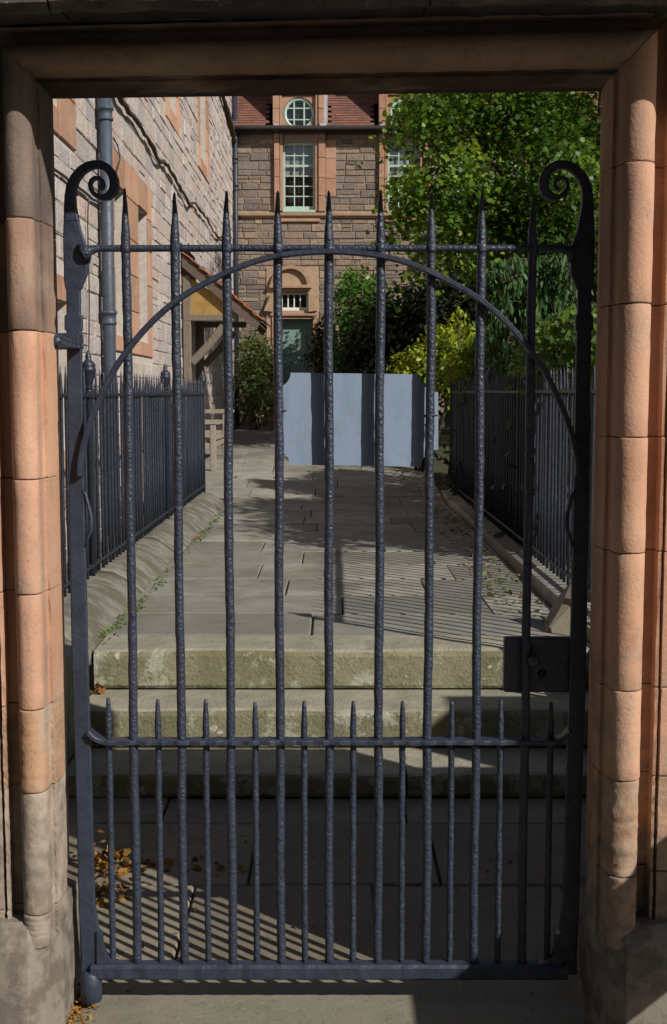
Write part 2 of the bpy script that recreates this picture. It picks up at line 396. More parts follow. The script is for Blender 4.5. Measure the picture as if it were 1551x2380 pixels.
def lay(stones, face, axis, mat, parent, depth, gap, near, limit=300, stuff_mat=None):
    """axis 'y': facade facing -Y at Y=face; axis 'x': wall facing +X at X=face. near(u,v) ranks stones"""
    stones = sorted(stones, key=lambda s: near((s[0] + s[1]) / 2, (s[2] + s[3]) / 2, (s[1] - s[0]) * (s[3] - s[2])))
    big = MB()
    for i, (a, b, c, d) in enumerate(stones):
        u, v = (a + b) / 2, (c + d) / 2; w, h = b - a - gap, d - c - gap
        if w < .02 or h < .02: continue
        dp = depth * rnd.uniform(.8, 1.15); k = rnd.randrange(8); off = rnd.uniform(-.008, .008)
        if i < limit:
            if axis == 'y': inst('stone', stone_mesh(k, mat), (u, face + dp / 2 + off, v), parent, (w, dp, h))
            else: inst('stone', stone_mesh(k, mat), (face - dp / 2 - off, u, v), parent, (w, dp, h), R(90))
        else:
            t = rnd.random()
            vs = []
            for (x, y, z) in UNIT[k].v:
                if axis == 'y': vs.append((u + x * w, face + dp / 2 + off + y * dp, v + z * h))
                else: vs.append((face - dp / 2 - off - y * dp, u + x * w, v + z * h))
            big.add(vs, UNIT[k].f, tint=t)
    if big.v: obj('far_stones', big, M[mat], parent, kind='stuff')
def wall_core(mb, axis, face, u0, u1, v0, v1, holes, depth):
    us = sorted({u0, u1, *[h[0] for h in holes], *[h[1] for h in holes]}); vs_ = sorted({v0, v1, *[h[2] for h in holes], *[h[3] for h in holes]})
    us = [u for u in us if u0 <= u <= u1]; vs_ = [v for v in vs_ if v0 <= v <= v1]
    def q(u, v, d): return (u, face + d, v) if axis == 'y' else (face - d, u, v)
    hole = lambda u, v: any(h[0] < u < h[1] and h[2] < v < h[3] for h in holes)
    for i in range(len(us) - 1):
        for j in range(len(vs_) - 1):
            a, b, c, d = us[i], us[i + 1], vs_[j], vs_[j + 1]
            if not hole((a + b) / 2, (c + d) / 2): mb.add([q(a, c, 0), q(b, c, 0), q(b, d, 0), q(a, d, 0)], [(0, 1, 2, 3)])
    for (a, b, c, d) in holes:
        for p, r_ in (((a, c), (b, c)), ((b, c), (b, d)), ((b, d), (a, d)), ((a, d), (a, c))):
            mb.add([q(*p, 0), q(*r_, 0), q(*r_, depth), q(*p, depth)], [(0, 1, 2, 3)])
    mb.add([q(u0, v0, depth + .4), q(u1, v0, depth + .4), q(u1, v1, depth + .4), q(u0, v1, depth + .4)], [(0, 1, 2, 3)])
    for (a, b), (c, d) in (((u0, v0), (u1, v0)), ((u1, v0), (u1, v1)), ((u1, v1), (u0, v1)), ((u0, v1), (u0, v0))):
        mb.add([q(a, b, 0), q(c, d, 0), q(c, d, depth + .4), q(a, b, depth + .4)], [(0, 1, 2, 3)])
    return mb

# ------------------------------------------------------------------ ground, landing, steps, path
GZ = -.06; PZT = .41                                                 # landing level, path level
obj('ground', MB().add([(-300, -300, GZ - .04), (300, -300, GZ - .04), (300, 600, GZ - .04), (-300, 600, GZ - .04)], [(0, 1, 2, 3)]), M['pave'], kind='structure', fix=False)
def zpath(Y): return PZT if Y < 13.2 else (PZT + (Y - 13.2) * .08 if Y < 16.8 else PZT + .288 + (Y - 16.8) * .02)
g = MB()
ys = [5.9, 8, 10.5, 13.2, 15, 16.8, 21, 27.5]
for a, b in zip(ys[:-1], ys[1:]):
    for (x0, x1, dz) in ((-1.9 if a < 13 else -2.12, 1.24, -.012),):
        g.add([(x0, a, zpath(a) + dz - .004), (x1, a, zpath(a) + dz - .004), (x1, b, zpath(b) + dz - .004), (x0, b, zpath(b) + dz - .004)], [(0, 1, 2, 3)])
path = obj('path', g, M['soil'], kind='structure', fix=False)
g = MB()
for a, b in zip(ys[:-1], ys[1:]):
    g.add([(1.22, a, zpath(a) - .03), (60, a, zpath(a) - .03), (60, b, zpath(b) - .03), (1.22, b, zpath(b) - .03)], [(0, 1, 2, 3)])
g.add([(1.22, 3.3, PZT - .03), (60, 3.3, PZT - .03), (60, 5.4, PZT - .03), (1.22, 5.4, PZT - .03)], [(0, 1, 2, 3)])
g.add([(1.22, 5.4, PZT - .03), (60, 5.4, PZT - .03), (60, 5.9, PZT - .03), (1.22, 5.9, PZT - .03)], [(0, 1, 2, 3)])
garden = obj('garden_soil', g, M['ground'], kind='structure', fix=False)
def slabs(parent, rows, x0, x1, zf, mat, wr, gap=.012, seed=1, skew=0):
    r = random.Random(seed)
    for (a, b) in rows:
        x = x0 - r.uniform(0, .25)
        while x < x1:
            w = r.uniform(*wr); xa, xb = max(x, x0), min(x + w, x1)
            if x1 - xb < .2: xb = x1
            if xb - xa > .08:
                m = MB(); g_ = gap * r.uniform(.4, 1.2)
                m.bbox(xa + g_, xb - g_, a + max(gap, .012) * .5, b - max(gap, .012) * .5, -.06, r.uniform(-.004, .004), .006, jit=.0015)
                m.v = [(p, q, s + zf(q)) for p, q, s in m.v]
                obj('paving_slab', m, M[mat], parent)
            x = xb if xb == x1 else x + w
rows = [(5.92, 6.50), (6.50, 7.11), (7.11, 7.74), (7.74, 8.41), (8.41, 9.11)]
while rows[-1][1] < 26: a = rows[-1][1]; rows.append((a, a + rnd.uniform(.6, .72)))
slabs(path, [q for q in rows if q[0] < 13.2], -1.15, 1.22, zpath, 'slab', (.75, 1.35), .0045, 5)
slabs(path, [q for q in rows if q[0] >= 13.2], -2.0, 1.22, zpath, 'slab', (.75, 1.35), .0045, 6)
land = obj('landing', MB().box(-1.6, 1.24, 3.32, 4.9, GZ - .03, GZ - .025), M['soil'], kind='structure')
slabs(land, [(3.36, 3.98), (3.98, 4.58), (4.58, 4.88)], -1.14, 1.22, lambda y: GZ, 'land', (.6, 1.1), .006, 9)
pav = obj('pavement', MB().box(-4, 5, -3, 3.33, GZ - .035, GZ - .03), M['soil'], kind='structure')
slabs(pav, [(2.45, 3.355)], -.9, 4.5, lambda y: GZ, 'sill', (1.9, 2.2), .004, 3)
slabs(pav, [(1.7, 2.45), (.9, 1.7), (-.2, .9), (-1.4, -.2)], -3.5, 4.5, lambda y: GZ, 'sill', (.8, 1.4), .006, 4)

steps = empty('stone_steps', (0, 5.2, GZ), 'three worn lichen spotted stone steps behind the gate', 'steps')
def step(y0, y1, z0, z1, cuts, nose):
    nose *= .6
    xs = [-1.12, *cuts, 1.22]
    for a, b in zip(xs[:-1], xs[1:]):
        m = MB(); n_ = 24; prof = [(y1, z0), (y0 + .012, z0 + .004), (y0 + .002, z0 + .02), (y0, z1 - nose * 1.3), (y0 + nose * .3, z1 - nose * .4), (y0 + nose, z1), (y1, z1 - .002)]
        vs = []
        for i in range(n_ + 1):
            x = a + .004 + (b - a - .008) * i / n_; w = .006 * math.sin(x * 7 + y0 * 3) + rnd.uniform(-.003, .003)
            for k, (p, q) in enumerate(prof):
                e = 1 if 2 <= k <= 5 else 0
                vs.append((x, p + e * w, q + (rnd.uniform(-.003, .003) - .004 * math.sin(x * 5 + 1) if k in (4, 5) else 0)))
        k = len(prof); fs = [(i * k + j, i * k + (j + 1) % k, (i + 1) * k + (j + 1) % k, (i + 1) * k + j) for i in range(n_) for j in range(k)]
        fs += [tuple(range(k)), tuple(n_ * k + j for j in range(k))]
        obj('step', m.add(vs, fs), M['step'], steps)
step(4.86, 5.28, GZ, .043, [.30], .03)
step(5.22, 5.62, .047, .218, [], .035)
step(5.57, 5.915, .222, PZT, [], .04)
# cheek walls beside the steps
ck = empty('cheek_wall', (-1.38, 4.4, GZ), 'low dark stone cheek wall left of the steps', 'wall')
for a, b, h in ((3.37, 4.1, .30), (4.1, 4.85, .30), (4.85, 5.5, .46)):
    obj('stone_block', MB().bbox(-1.62, -1.135, a + .004, b - .004, GZ - .03, h, .012, jit=.003), M['step'], ck)
ck = empty('cheek_wall', (1.4, 4.4, GZ), 'low stone cheek wall right of the steps under the railing', 'wall')
for a, b, h in ((3.37, 4.2, .28), (4.2, 5.0, .36), (5.0, 5.92, .455)):
    obj('stone_block', MB().bbox(1.235, 1.62, a + .004, b - .004, GZ - .03, h, .012, jit=.003), M['step'], ck)

# left kerb: rounded coping stones under the railing
kerb = empty('stone_kerb', (-1.35, 9.4, PZT), 'long rounded grey stone kerb under the left railing', 'kerb')
KP = [(-1.62, .34), (-1.62, .49), (-1.56, .53), (-1.42, .545), (-1.32, .535), (-1.25, .50), (-1.18, .445), (-1.13, .405), (-1.13, .34)]
cuts = [5.5, 7.2, 8.9, 10.3, 11.8, 13.32]
for i, (a, b) in enumerate(zip(cuts[:-1], cuts[1:])):
    vs = []; n_ = 16; k = len(KP)
    for j in range(n_ + 1):
        y = a + .003 + (b - a - .006) * j / n_; e = 1.0
        if i == len(cuts) - 2 and j > n_ - 4: e = math.cos((j - n_ + 4) / 4 * 1.2)
        for q, (x, z) in enumerate(KP):
            ins = 0 if q in (0, 1, 8) else 1
            xx = -1.62 + (x + 1.62) * (.35 + .65 * e); zz = .34 + (z - .34) * (.5 + .5 * e)
            vs.append((xx + ins * rnd.uniform(-.0015, .0015), y, zz + ins * (rnd.uniform(-.0015, .0015))))
    fs = [(p * k + q, p * k + (q + 1) % k, (p + 1) * k + (q + 1) % k, (p + 1) * k + q) for p in range(n_) for q in range(k)]
    fs += [tuple(range(k)), tuple(n_ * k + q for q in range(k))]
    m = MB().add(vs, fs, smooth=True); m.sm[-1] = m.sm[-2] = False
    obj('coping_stone', m, M['kerb'], kerb)
kr = empty('stone_kerb', (1.35, 10, PZT), 'low shaded kerb under the right hand railing', 'kerb')
for a, b in zip((5.93, 7.9, 9.9, 11.9), (7.9, 9.9, 11.9, 14.6)):
    obj('coping_stone', MB().bbox(1.235, 1.56, a + .004, b - .004, .3, .465, .02, jit=.004), M['slab'], kr)
bd = [(1.05, 6.0), (1.26, 5.98), (1.30, 6.2), (1.08, 6.22)]
obj('boulder', MB().add([(x, y, PZT - .02) for x, y in bd] + [(1.11 + .02, 6.03, PZT + .10), (1.25, 6.02, PZT + .20), (1.27, 6.17, PZT + .22), (1.14, 6.18, PZT + .13), (1.21, 6.1, PZT + .25)],
    [(0, 1, 5, 4), (1, 2, 6, 5), (2, 3, 7, 6), (3, 0, 4, 7), (4, 5, 8), (5, 6, 8), (6, 7, 8), (7, 4, 8)]), M['land'],
    label='brown rough stone block standing at the right end of the top step', cat='stone')

# ------------------------------------------------------------------ side railings
def railing(name_label, X, y0, y1, zb, zr, posts, seed, grp):
    r = random.Random(seed)
    root = empty('iron_railing', (X, (y0 + y1) / 2, zb), name_label, 'railing')
    def rail(nm, z, hw, hh):
        obj(nm, MB().tube([(X, y0 + (y1 - y0) * i / 24, z + r.uniform(-.003, .003)) for i in range(25)], 0, flat=(hw, hh), up=Vector((0, 0, 1))), M['iron_rail'], root)
    rail('top_rail', zr, .02, .011)
    rail('bottom_rail', zb + .07, .016, .008)
    H = zr - zb; mb = MB()
    prof = [(.0105, -.02), (.0105, H * .4), (.0105, H), (.012, H + .02), (.0095, H + .05), (.006, H + .11), (.0015, H + .155)]
    mb.lathe(prof, (0, 0, 0), 7); me = mesh_of('bar', mb, M['iron_rail'])
    y = y0 + .07
    while y < y1:
        if all(abs(y - p) > .055 for p in posts): inst('bar', me, (X + r.uniform(-.003, .003), y, zb + r.uniform(-.008, .004)), root, ry=r.uniform(-.004, .004))
        y += .118
    up = [(.019, -.02), (.019, H + .02), (.024, H + .03), (.016, H + .05), (.022, H + .065), (.036, H + .105), (.040, H + .135), (.044, H + .14), (.044, H + .15),
          (.038, H + .155), (.042, H + .165), (.040, H + .178), (.024, H + .195), (.016, H + .205), (.018, H + .222), (.010, H + .24), (.004, H + .255)]
    shaft = mesh_of('post', MB().lathe(up[:3], (0, 0, 0), 8), M['iron_rail']); urn = mesh_of('urn_finial', MB().lathe(up[2:], (0, 0, 0), 12), M['iron_rail'])
    for p in posts:
        q = inst('post', shaft, (X, p, zb), root); u = inst('urn_finial', urn, (X, p, zb), root)
    return root
railing('dark iron railing with urn topped posts on the left kerb', -1.40, 6.2, 13.15, .535, 1.585, [7.0, 10.2, 13.1], 1, 'railings')
railing('shaded iron railing along the right of the path before the shrubs', 1.39, 5.06, 14.4, .46, 1.605, [5.06, 10.85, 14.38], 2, 'railings')

# ------------------------------------------------------------------ building on the left
WX = -2.1
lb = empty('stone_building', (WX, 17, GZ), 'sunlit pale rubble stone building running along the left side', 'building')
# windows: (y0,y1,z0,z1)
LW = [(11.85, 12.50, 2.16, 3.60), (13.28, 13.98, 2.16, 3.60), (9.05, 9.70, 1.15, 2.30), (8.9, 9.55, 3.75, 5.2), (15.95, 16.75, 5.25, 6.9), (19.6, 20.6, 5.3, 6.9)]
SUR = [(11.60, 14.25, 2.0, 3.92), (8.8, 10.15, 1.0, 2.5), (8.6, 10.15, 3.55, 5.4), (15.65, 17.0, 5.05, 7.1), (19.3, 21.0, 5.1, 7.1)]
PORCHDOOR = (17.25, 18.35, .3, 2.75)
core = obj('wall', wall_core(MB(), 'x', WX - .011, 7.0, 26.0, GZ - .04, 8.6, LW + [PORCHDOOR], .30), M['mortar'], lb)
st = rubble(7.0, 25.98, 0.0, 8.6, SUR + [PORCHDOOR], (.11, .25), (.18, .6), random.Random(21))
lay(st, WX, 'x', 'rub_left', core, .036, .006, lambda u, v, a: (u * u) / a ** .5 + (1e6 if u < 9.3 or v < 1.2 or v - 1.6 > .25 * u else 0))
def sur_blocks(y0, y1, z0, z1, holes):
    us = sorted({y0, y1, *[h[0] for h in holes], *[h[1] for h in holes]})
    for a, b in zip(us[:-1], us[1:]):
        hs = [h for h in holes if h[0] <= a and h[1] >= b]
        spans = [(z0, z1)] if not hs else [(z0, hs[0][2]), (hs[0][3], z1)]
        for c, d in spans:
            z = c
            while z < d - .02:
                h = min(rnd.uniform(.34, .5), d - z)
                if d - z - h < .15: h = d - z
                obj('margin_stone', MB().bbox(WX - .13, WX + .012, a + .003, b - .003, z + .003, z + h - .003, .006, jit=.001), M['margin'] if rnd.random() < .5 else M['pink'], core)
                z += h
for s_ in SUR: sur_blocks(*s_, [h for h in LW if h[0] > s_[0] and h[1] < s_[1] and h[2] > s_[2] - .01])
for (a, b, c, d) in LW:
    w = obj('window', MB().box(WX - .20, WX - .17, a, b, c, c + .06).box(WX - .20, WX - .17, a, b, d - .06, d).box(WX - .2, WX - .17, (a + b) / 2 - .02, (a + b) / 2 + .02, c + .06, d - .06), M['celadon'], lb)
    obj('pane', MB().box(WX - .215, WX - .205, a, b, c, d), M['glass'], w)
obj('doorway', MB().box(WX - .32, WX - .25, *PORCHDOOR), M['barge'], lb)
# porch canopy
PYN = 17.0
def W2(x, y): q = PY(x, y, PYN); return (q.x, q.z)
porch = obj('porch', MB().prism([(-2.03, W2(440, 640)[1]), (-2.03, W2(440, 731)[1]), W2(545, 731), W2(548, 712)], 'y', PYN + .03, PYN + .09), M['yellow'], lb)
ra, rb = W2(421, 590), W2(607, 746); th = .13
for yy in (PYN - .06, 18.62):
    obj('bargeboard', MB().prism([(-2.08, ra[1]), rb, (rb[0] - .06, rb[1] - th), (-2.08, ra[1] - th * 1.35)], 'y', yy, yy + .06), M['barge'], porch)
    y2 = yy + .065
    obj('post', MB().bbox(-2.085, -1.975, y2, y2 + .11, .72, W2(440, 640)[1], .01), M['oak'], porch)
    obj('beam', MB().bbox(-2.08, W2(552, 740)[0], y2 - .004, y2 + .105, W2(440, 746)[1], W2(440, 731)[1], .008), M['oak'], porch)
    p, q = W2(520, 757), W2(446, 842)
    obj('brace', MB().tube([(p[0], y2 + .05, p[1]), ((p[0] + q[0]) / 2 + .01, y2 + .05, (p[1] + q[1]) / 2 - .015), (q[0], y2 + .05, q[1])], 0, flat=(.055, .045)), M['oak'], porch)
obj('soffit', MB().prism([(-2.09, ra[1] - .03), (rb[0] - .02, rb[1] - .03), (rb[0] - .02, rb[1] - .05), (-2.09, ra[1] - .055)], 'y', PYN - .02, 18.64), M['barge'], porch)
dx, dz = rb[0] + 2.08, rb[1] - ra[1]; L = math.hypot(dx, dz); nr = 9
for i in range(nr):
    for j in range(9):
        m = MB(); ya = PYN - .1 + j * .205
        t0 = i / nr; t1 = (i + 1.25) / nr
        p0 = (-2.08 + dx * t0, ra[1] + dz * t0 + .012); p1 = (-2.08 + dx * t1, ra[1] + dz * t1 + .035)
        nx, nz = -dz / L, dx / L
        m.prism([p0, p1, (p1[0] + nx * .016, p1[1] + nz * .016), (p0[0] + nx * .016, p0[1] + nz * .016)], 'y', ya + .003, ya + .202)
        obj('roof_tile', m, M['otile'] if rnd.random() < .6 else M['tile'], porch)
obj('flashing', MB().prism([(-2.085, ra[1] + .16), (-2.075, ra[1] + .16), (-1.93, ra[1] - .0 + .02), (-1.93, ra[1] - .02)], 'y', PYN - .1, 18.74), M['lead'], porch)

# ------------------------------------------------------------------ the house at the end of the path
HY = 26.0
def H(x, y): q = PY(x, y, HY); return (q.x, q.z)
def hx(x): return H(x, 908)[0]
def hz(y): return H(775, y)[1]
house = empty('stone_house', (1.5, HY, zpath(26)), 'red roofed stone house with round dormer windows closing the path', 'house')
DX = hx(876) - hx(637)
ZE = hz(304)                                                        # eaves
wins = []
for k in range(3): wins.append((hx(660) + k * DX, hx(733) + k * DX, hz(491), hz(331)))
DOOR = (hx(639), hx(727), zpath(26) - .02, hz(741)); TRAN = (hx(639), hx(716), hz(722), hz(681))
SURH = [(hx(640) + k * DX, hx(758) + k * DX, hz(491), ZE + .05) for k in range(3)] + [(hx(620), hx(743), .4, hz(622))]
XL, XR = WX - .1, 7.4
hcore = obj('wall', wall_core(MB(), 'y', HY + .018, XL, XR, .3, ZE + .02, wins + [DOOR, TRAN], .25), M['mortar_g'], house)
band = (XL, XR, hz(506), hz(494))
st = rubble(XL, XR, .6, ZE, SURH + [band], (.10, .19), (.15, .42), random.Random(5))
lay(st, HY, 'y', 'rub_house', hcore, .06, .014, lambda u, v, a: (1e6 if u > 1.6 and v > 2.2 or u > 1.0 and v < 2.2 or v < 1.9 else 0) + abs(u) - a * 4)
for k in range(8):
    a = XL + (XR - XL) * k / 8; b = XL + (XR - XL) * (k + 1) / 8
    m = MB().prism([(HY + .02, hz(508)), (HY - .02, hz(507)), (HY - .085, hz(502)), (HY - .09, hz(497)), (HY - .03, hz(494)), (HY + .02, hz(493))], 'x', a + .002, b - .002)
    obj('string_course', m, M['panel'], house)
for k in range(3):
    o = k * DX
    for (xa, xb) in ((640, 652), (741, 757)):
        z = hz(493)
        while z < ZE - .02:
            h = min(rnd.uniform(.3, .42), ZE - z); h = ZE - z if ZE - z - h < .1 else h
            wide = .09 if (rnd.random() < .45 and xa > 700) else 0
            obj('margin_stone', MB().bbox(hx(xa) + o, hx(xb) + o + wide * 0, HY - .085, HY + .1, z + .003, z + h - .003, .008), M['margin'], hcore)
            if wide: obj('margin_stone', MB().bbox(hx(xb) + o + .004, hx(xb) + o + .22, HY - .012, HY + .1, z + .003, z + h - .003, .006), M['margin'], hcore)
            z += h
    for (xa, xb) in ((652.5, 660), (733, 740.5)):
        obj('moulding', MB().bbox(hx(xa) + o, hx(xb) + o, HY - .05, HY + .2, hz(491), ZE - .01, .01), M['margin'], hcore)
    obj('sill_apron', MB().bbox(hx(655) + o, hx(745) + o, HY - .055, HY + .02, hz(516), hz(508.5), .01), M['margin'], hcore)
def sash(name, x0, x1, z0, z1, Y, nc, nr_, mat, parent, fr=.045, bar=.011, bottom=.09):
    f = MB(); f.box(x0, x0 + fr, Y - .03, Y + .02, z0, z1).box(x1 - fr, x1, Y - .03, Y + .02, z0, z1)
    f.box(x0 + fr, x1 - fr, Y - .03, Y + .02, z0, z0 + bottom).box(x0 + fr, x1 - fr, Y - .03, Y + .02, z1 - fr, z1)
    a, b, c, d = x0 + fr, x1 - fr, z0 + bottom, z1 - fr
    for i in range(1, nc): x = a + (b - a) * i / nc; f.box(x - bar, x + bar, Y - .02, Y + .012, c, d)
    for j in range(1, nr_):
        z = c + (d - c) * j / nr_; e = bar * (1.9 if nr_ > 3 and j == nr_ // 2 + 1 else 1)
        for i in range(nc):
            xa = a + (b - a) * i / nc + (bar if i else 0); xb = a + (b - a) * (i + 1) / nc - (bar if i < nc - 1 else 0)
            f.box(xa, xb, Y - .018, Y + .011, z - e, z + e)
    w = obj(name, f, M[mat], parent)
    for i in range(nc):
        for j in range(nr_):
            obj('pane', MB().box(a + (b - a) * i / nc, a + (b - a) * (i + 1) / nc, Y + .012, Y + .016, c + (d - c) * j / nr_, c + (d - c) * (j + 1) / nr_), M['glass'], w)
    return w
n = NT('clear_glass'); gb = n.t.nodes
tr = n.n('ShaderNodeBsdfTransparent'); gl = n.n('ShaderNodeBsdfGlossy'); gl.inputs['Roughness'].default_value = .04
lw = n.n('ShaderNodeLayerWeight'); lw.inputs['Blend'].default_value = .12
mx = n.n('ShaderNodeMixShader'); n.l(n.math('ADD', lw.outputs['Fresnel'], .07), mx.inputs[0]); n.l(tr.outputs[0], mx.inputs[1]); n.l(gl.outputs[0], mx.inputs[2])
n.l(mx.outputs[0], n.t.nodes['Material Output'].inputs[0]); M['clear'] = n.m
_g = M['glass']; M['glass'] = M['clear']
for k in range(3):
    a, b, c, d = wins[k]
    w = sash('sash_window', a, b, c + .02, d, HY + .10, 3, 6, 'celadon', house)
    obj('blind', MB().box(a + .04, b - .04, HY + .16, HY + .165, hz(408), d - .04), M['blind'], house)
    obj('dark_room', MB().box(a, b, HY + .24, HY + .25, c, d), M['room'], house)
    obj('sill', MB().bbox(a - .01, b + .01, HY - .06, HY + .12, c - .03, c + .02, .008), M['celadon'], house)
sash('transom_window', *TRAN[:2], TRAN[2], TRAN[3], HY + .10, 5, 1, 'white', house, .03, .012, .07)
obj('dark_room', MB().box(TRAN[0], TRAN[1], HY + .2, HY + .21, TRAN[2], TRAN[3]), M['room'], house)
M['glass'] = _g
# door and its surround
door = obj('door', MB().box(DOOR[0], DOOR[1], HY + .20, HY + .26, DOOR[2], DOOR[3]), M['door'], house)
for i in range(2):
    for j in range(3):
        w = (DOOR[1] - DOOR[0] - .36) / 2; x = DOOR[0] + .12 + i * (w + .12); z = DOOR[2] + .2 + j * .66
        obj('door_panel', MB().bbox(x, x + w, HY + .185, HY + .205, z, z + .54, .012), M['door'], door)
obj('door_knob', MB().lathe([(.005, -.04), (.03, -.02), (.03, .02), (.005, .04)], (DOOR[0] + .08, HY + .17, DOOR[2] + 1.0), 10), M['iron'], door)
sp_ = MB()
s0, s1, zt = hx(621), hx(742), hz(622)
pan = obj('door_surround', wall_core(MB(), 'y', HY - .02, s0, s1, .5, zt, [DOOR, TRAN], .2), M['panel'], house)
ccx = (hx(631) + hx(723)) / 2; rr = (hx(723) - hx(631)) / 2; zb = hz(664)
arc = [(ccx + rr * math.cos(math.pi * i / 20), zb + rr * 1.0 * math.sin(math.pi * i / 20)) for i in range(21)]
arci = [(ccx + (rr - .075) * math.cos(math.pi * i / 20), zb + (rr - .075) * math.sin(math.pi * i / 20)) for i in range(21)]
obj('arched_pediment', MB().prism(arc + arci[::-1], 'y', HY - .11, HY - .015), M['panel'], pan)
obj('cornice', MB().bbox(hx(628), hx(726), HY - .13, HY - .015, hz(671), hz(663), .01).bbox(hx(632), hx(722), HY - .08, HY - .016, hz(676), hz(671.5), .006), M['panel'], pan)
for sgn in (-1, 1):
    e = hx(718) if sgn > 0 else hx(636)
    pts = [(e, hz(681)), (e + sgn * .05, hz(684)), (e + sgn * .09, hz(698)), (e + sgn * .15, hz(712)), (e + sgn * .19, hz(723)), (e, hz(725))]
    obj('scroll_bracket', MB().prism(pts, 'y', HY - .11, HY - .016), M['panel'], pan)
obj('door_moulding', MB().bbox(hx(630), hx(737), HY - .07, HY - .016, hz(735), hz(728), .008).bbox(hx(727.5), hx(733), HY - .055, HY - .017, .7, hz(736), .008).bbox(hx(633), hx(638.5), HY - .055, HY - .017, .7, hz(736), .008), M['margin'], pan)
# roof
PIT = R(50); ey, ez = HY - .27, ZE + .03
roof = obj('roof', MB().prism([(HY - .01, ZE + .03), (HY + 5, ZE + .03 + 5.01 * math.tan(PIT)), (HY + 5.2, ZE + 4.9 * math.tan(PIT)), (HY + .1, ZE - .08)], 'x', XL, XR), M['eave'], house)
tl = MB(); gz_ = .08; tw = .16
for i in range(46):
    s0_ = i * gz_
    for j in range(int((XR - XL) / tw)):
        x = XL + (j + .5 * (i % 2)) * tw
        if i < 9 and any(hx(636) + kk * DX < x + tw and x < hx(759) + kk * DX for kk in range(3)): continue
        up_ = rnd.uniform(0, .004); s1_ = s0_ + gz_ * 1.25
        cy, sy = math.cos(PIT), math.sin(PIT)
        def q(s, nn): return (ey + s * cy - nn * sy, ez + s * sy + nn * cy)
        p = [q(s0_ - .004, .012 + up_), q(s0_ - .004, .032 + up_), q(s1_, .02), q(s1_, .004)]
        tl.prism(p, 'x', x + .002, x + tw - .002, tint=rnd.random())
obj('roof_tiles', tl, M['tile'], roof, kind='stuff', fix=False)
obj('gutter', MB().tube([(XL + (XR - XL) * i / 20, ey - .02, ZE - .0 + .004 * math.sin(i)) for i in range(21)], .05, 10), M['eave'], house)
obj('eaves_board', MB().box(XL, XR, HY - .2, HY - .005, ZE - .075, ZE - .05), M['eave'], house)
DYP = HY - .285
def dxx(x): return PY(x, 908, DYP).x
def dzz(y): return PY(775, y, DYP).z
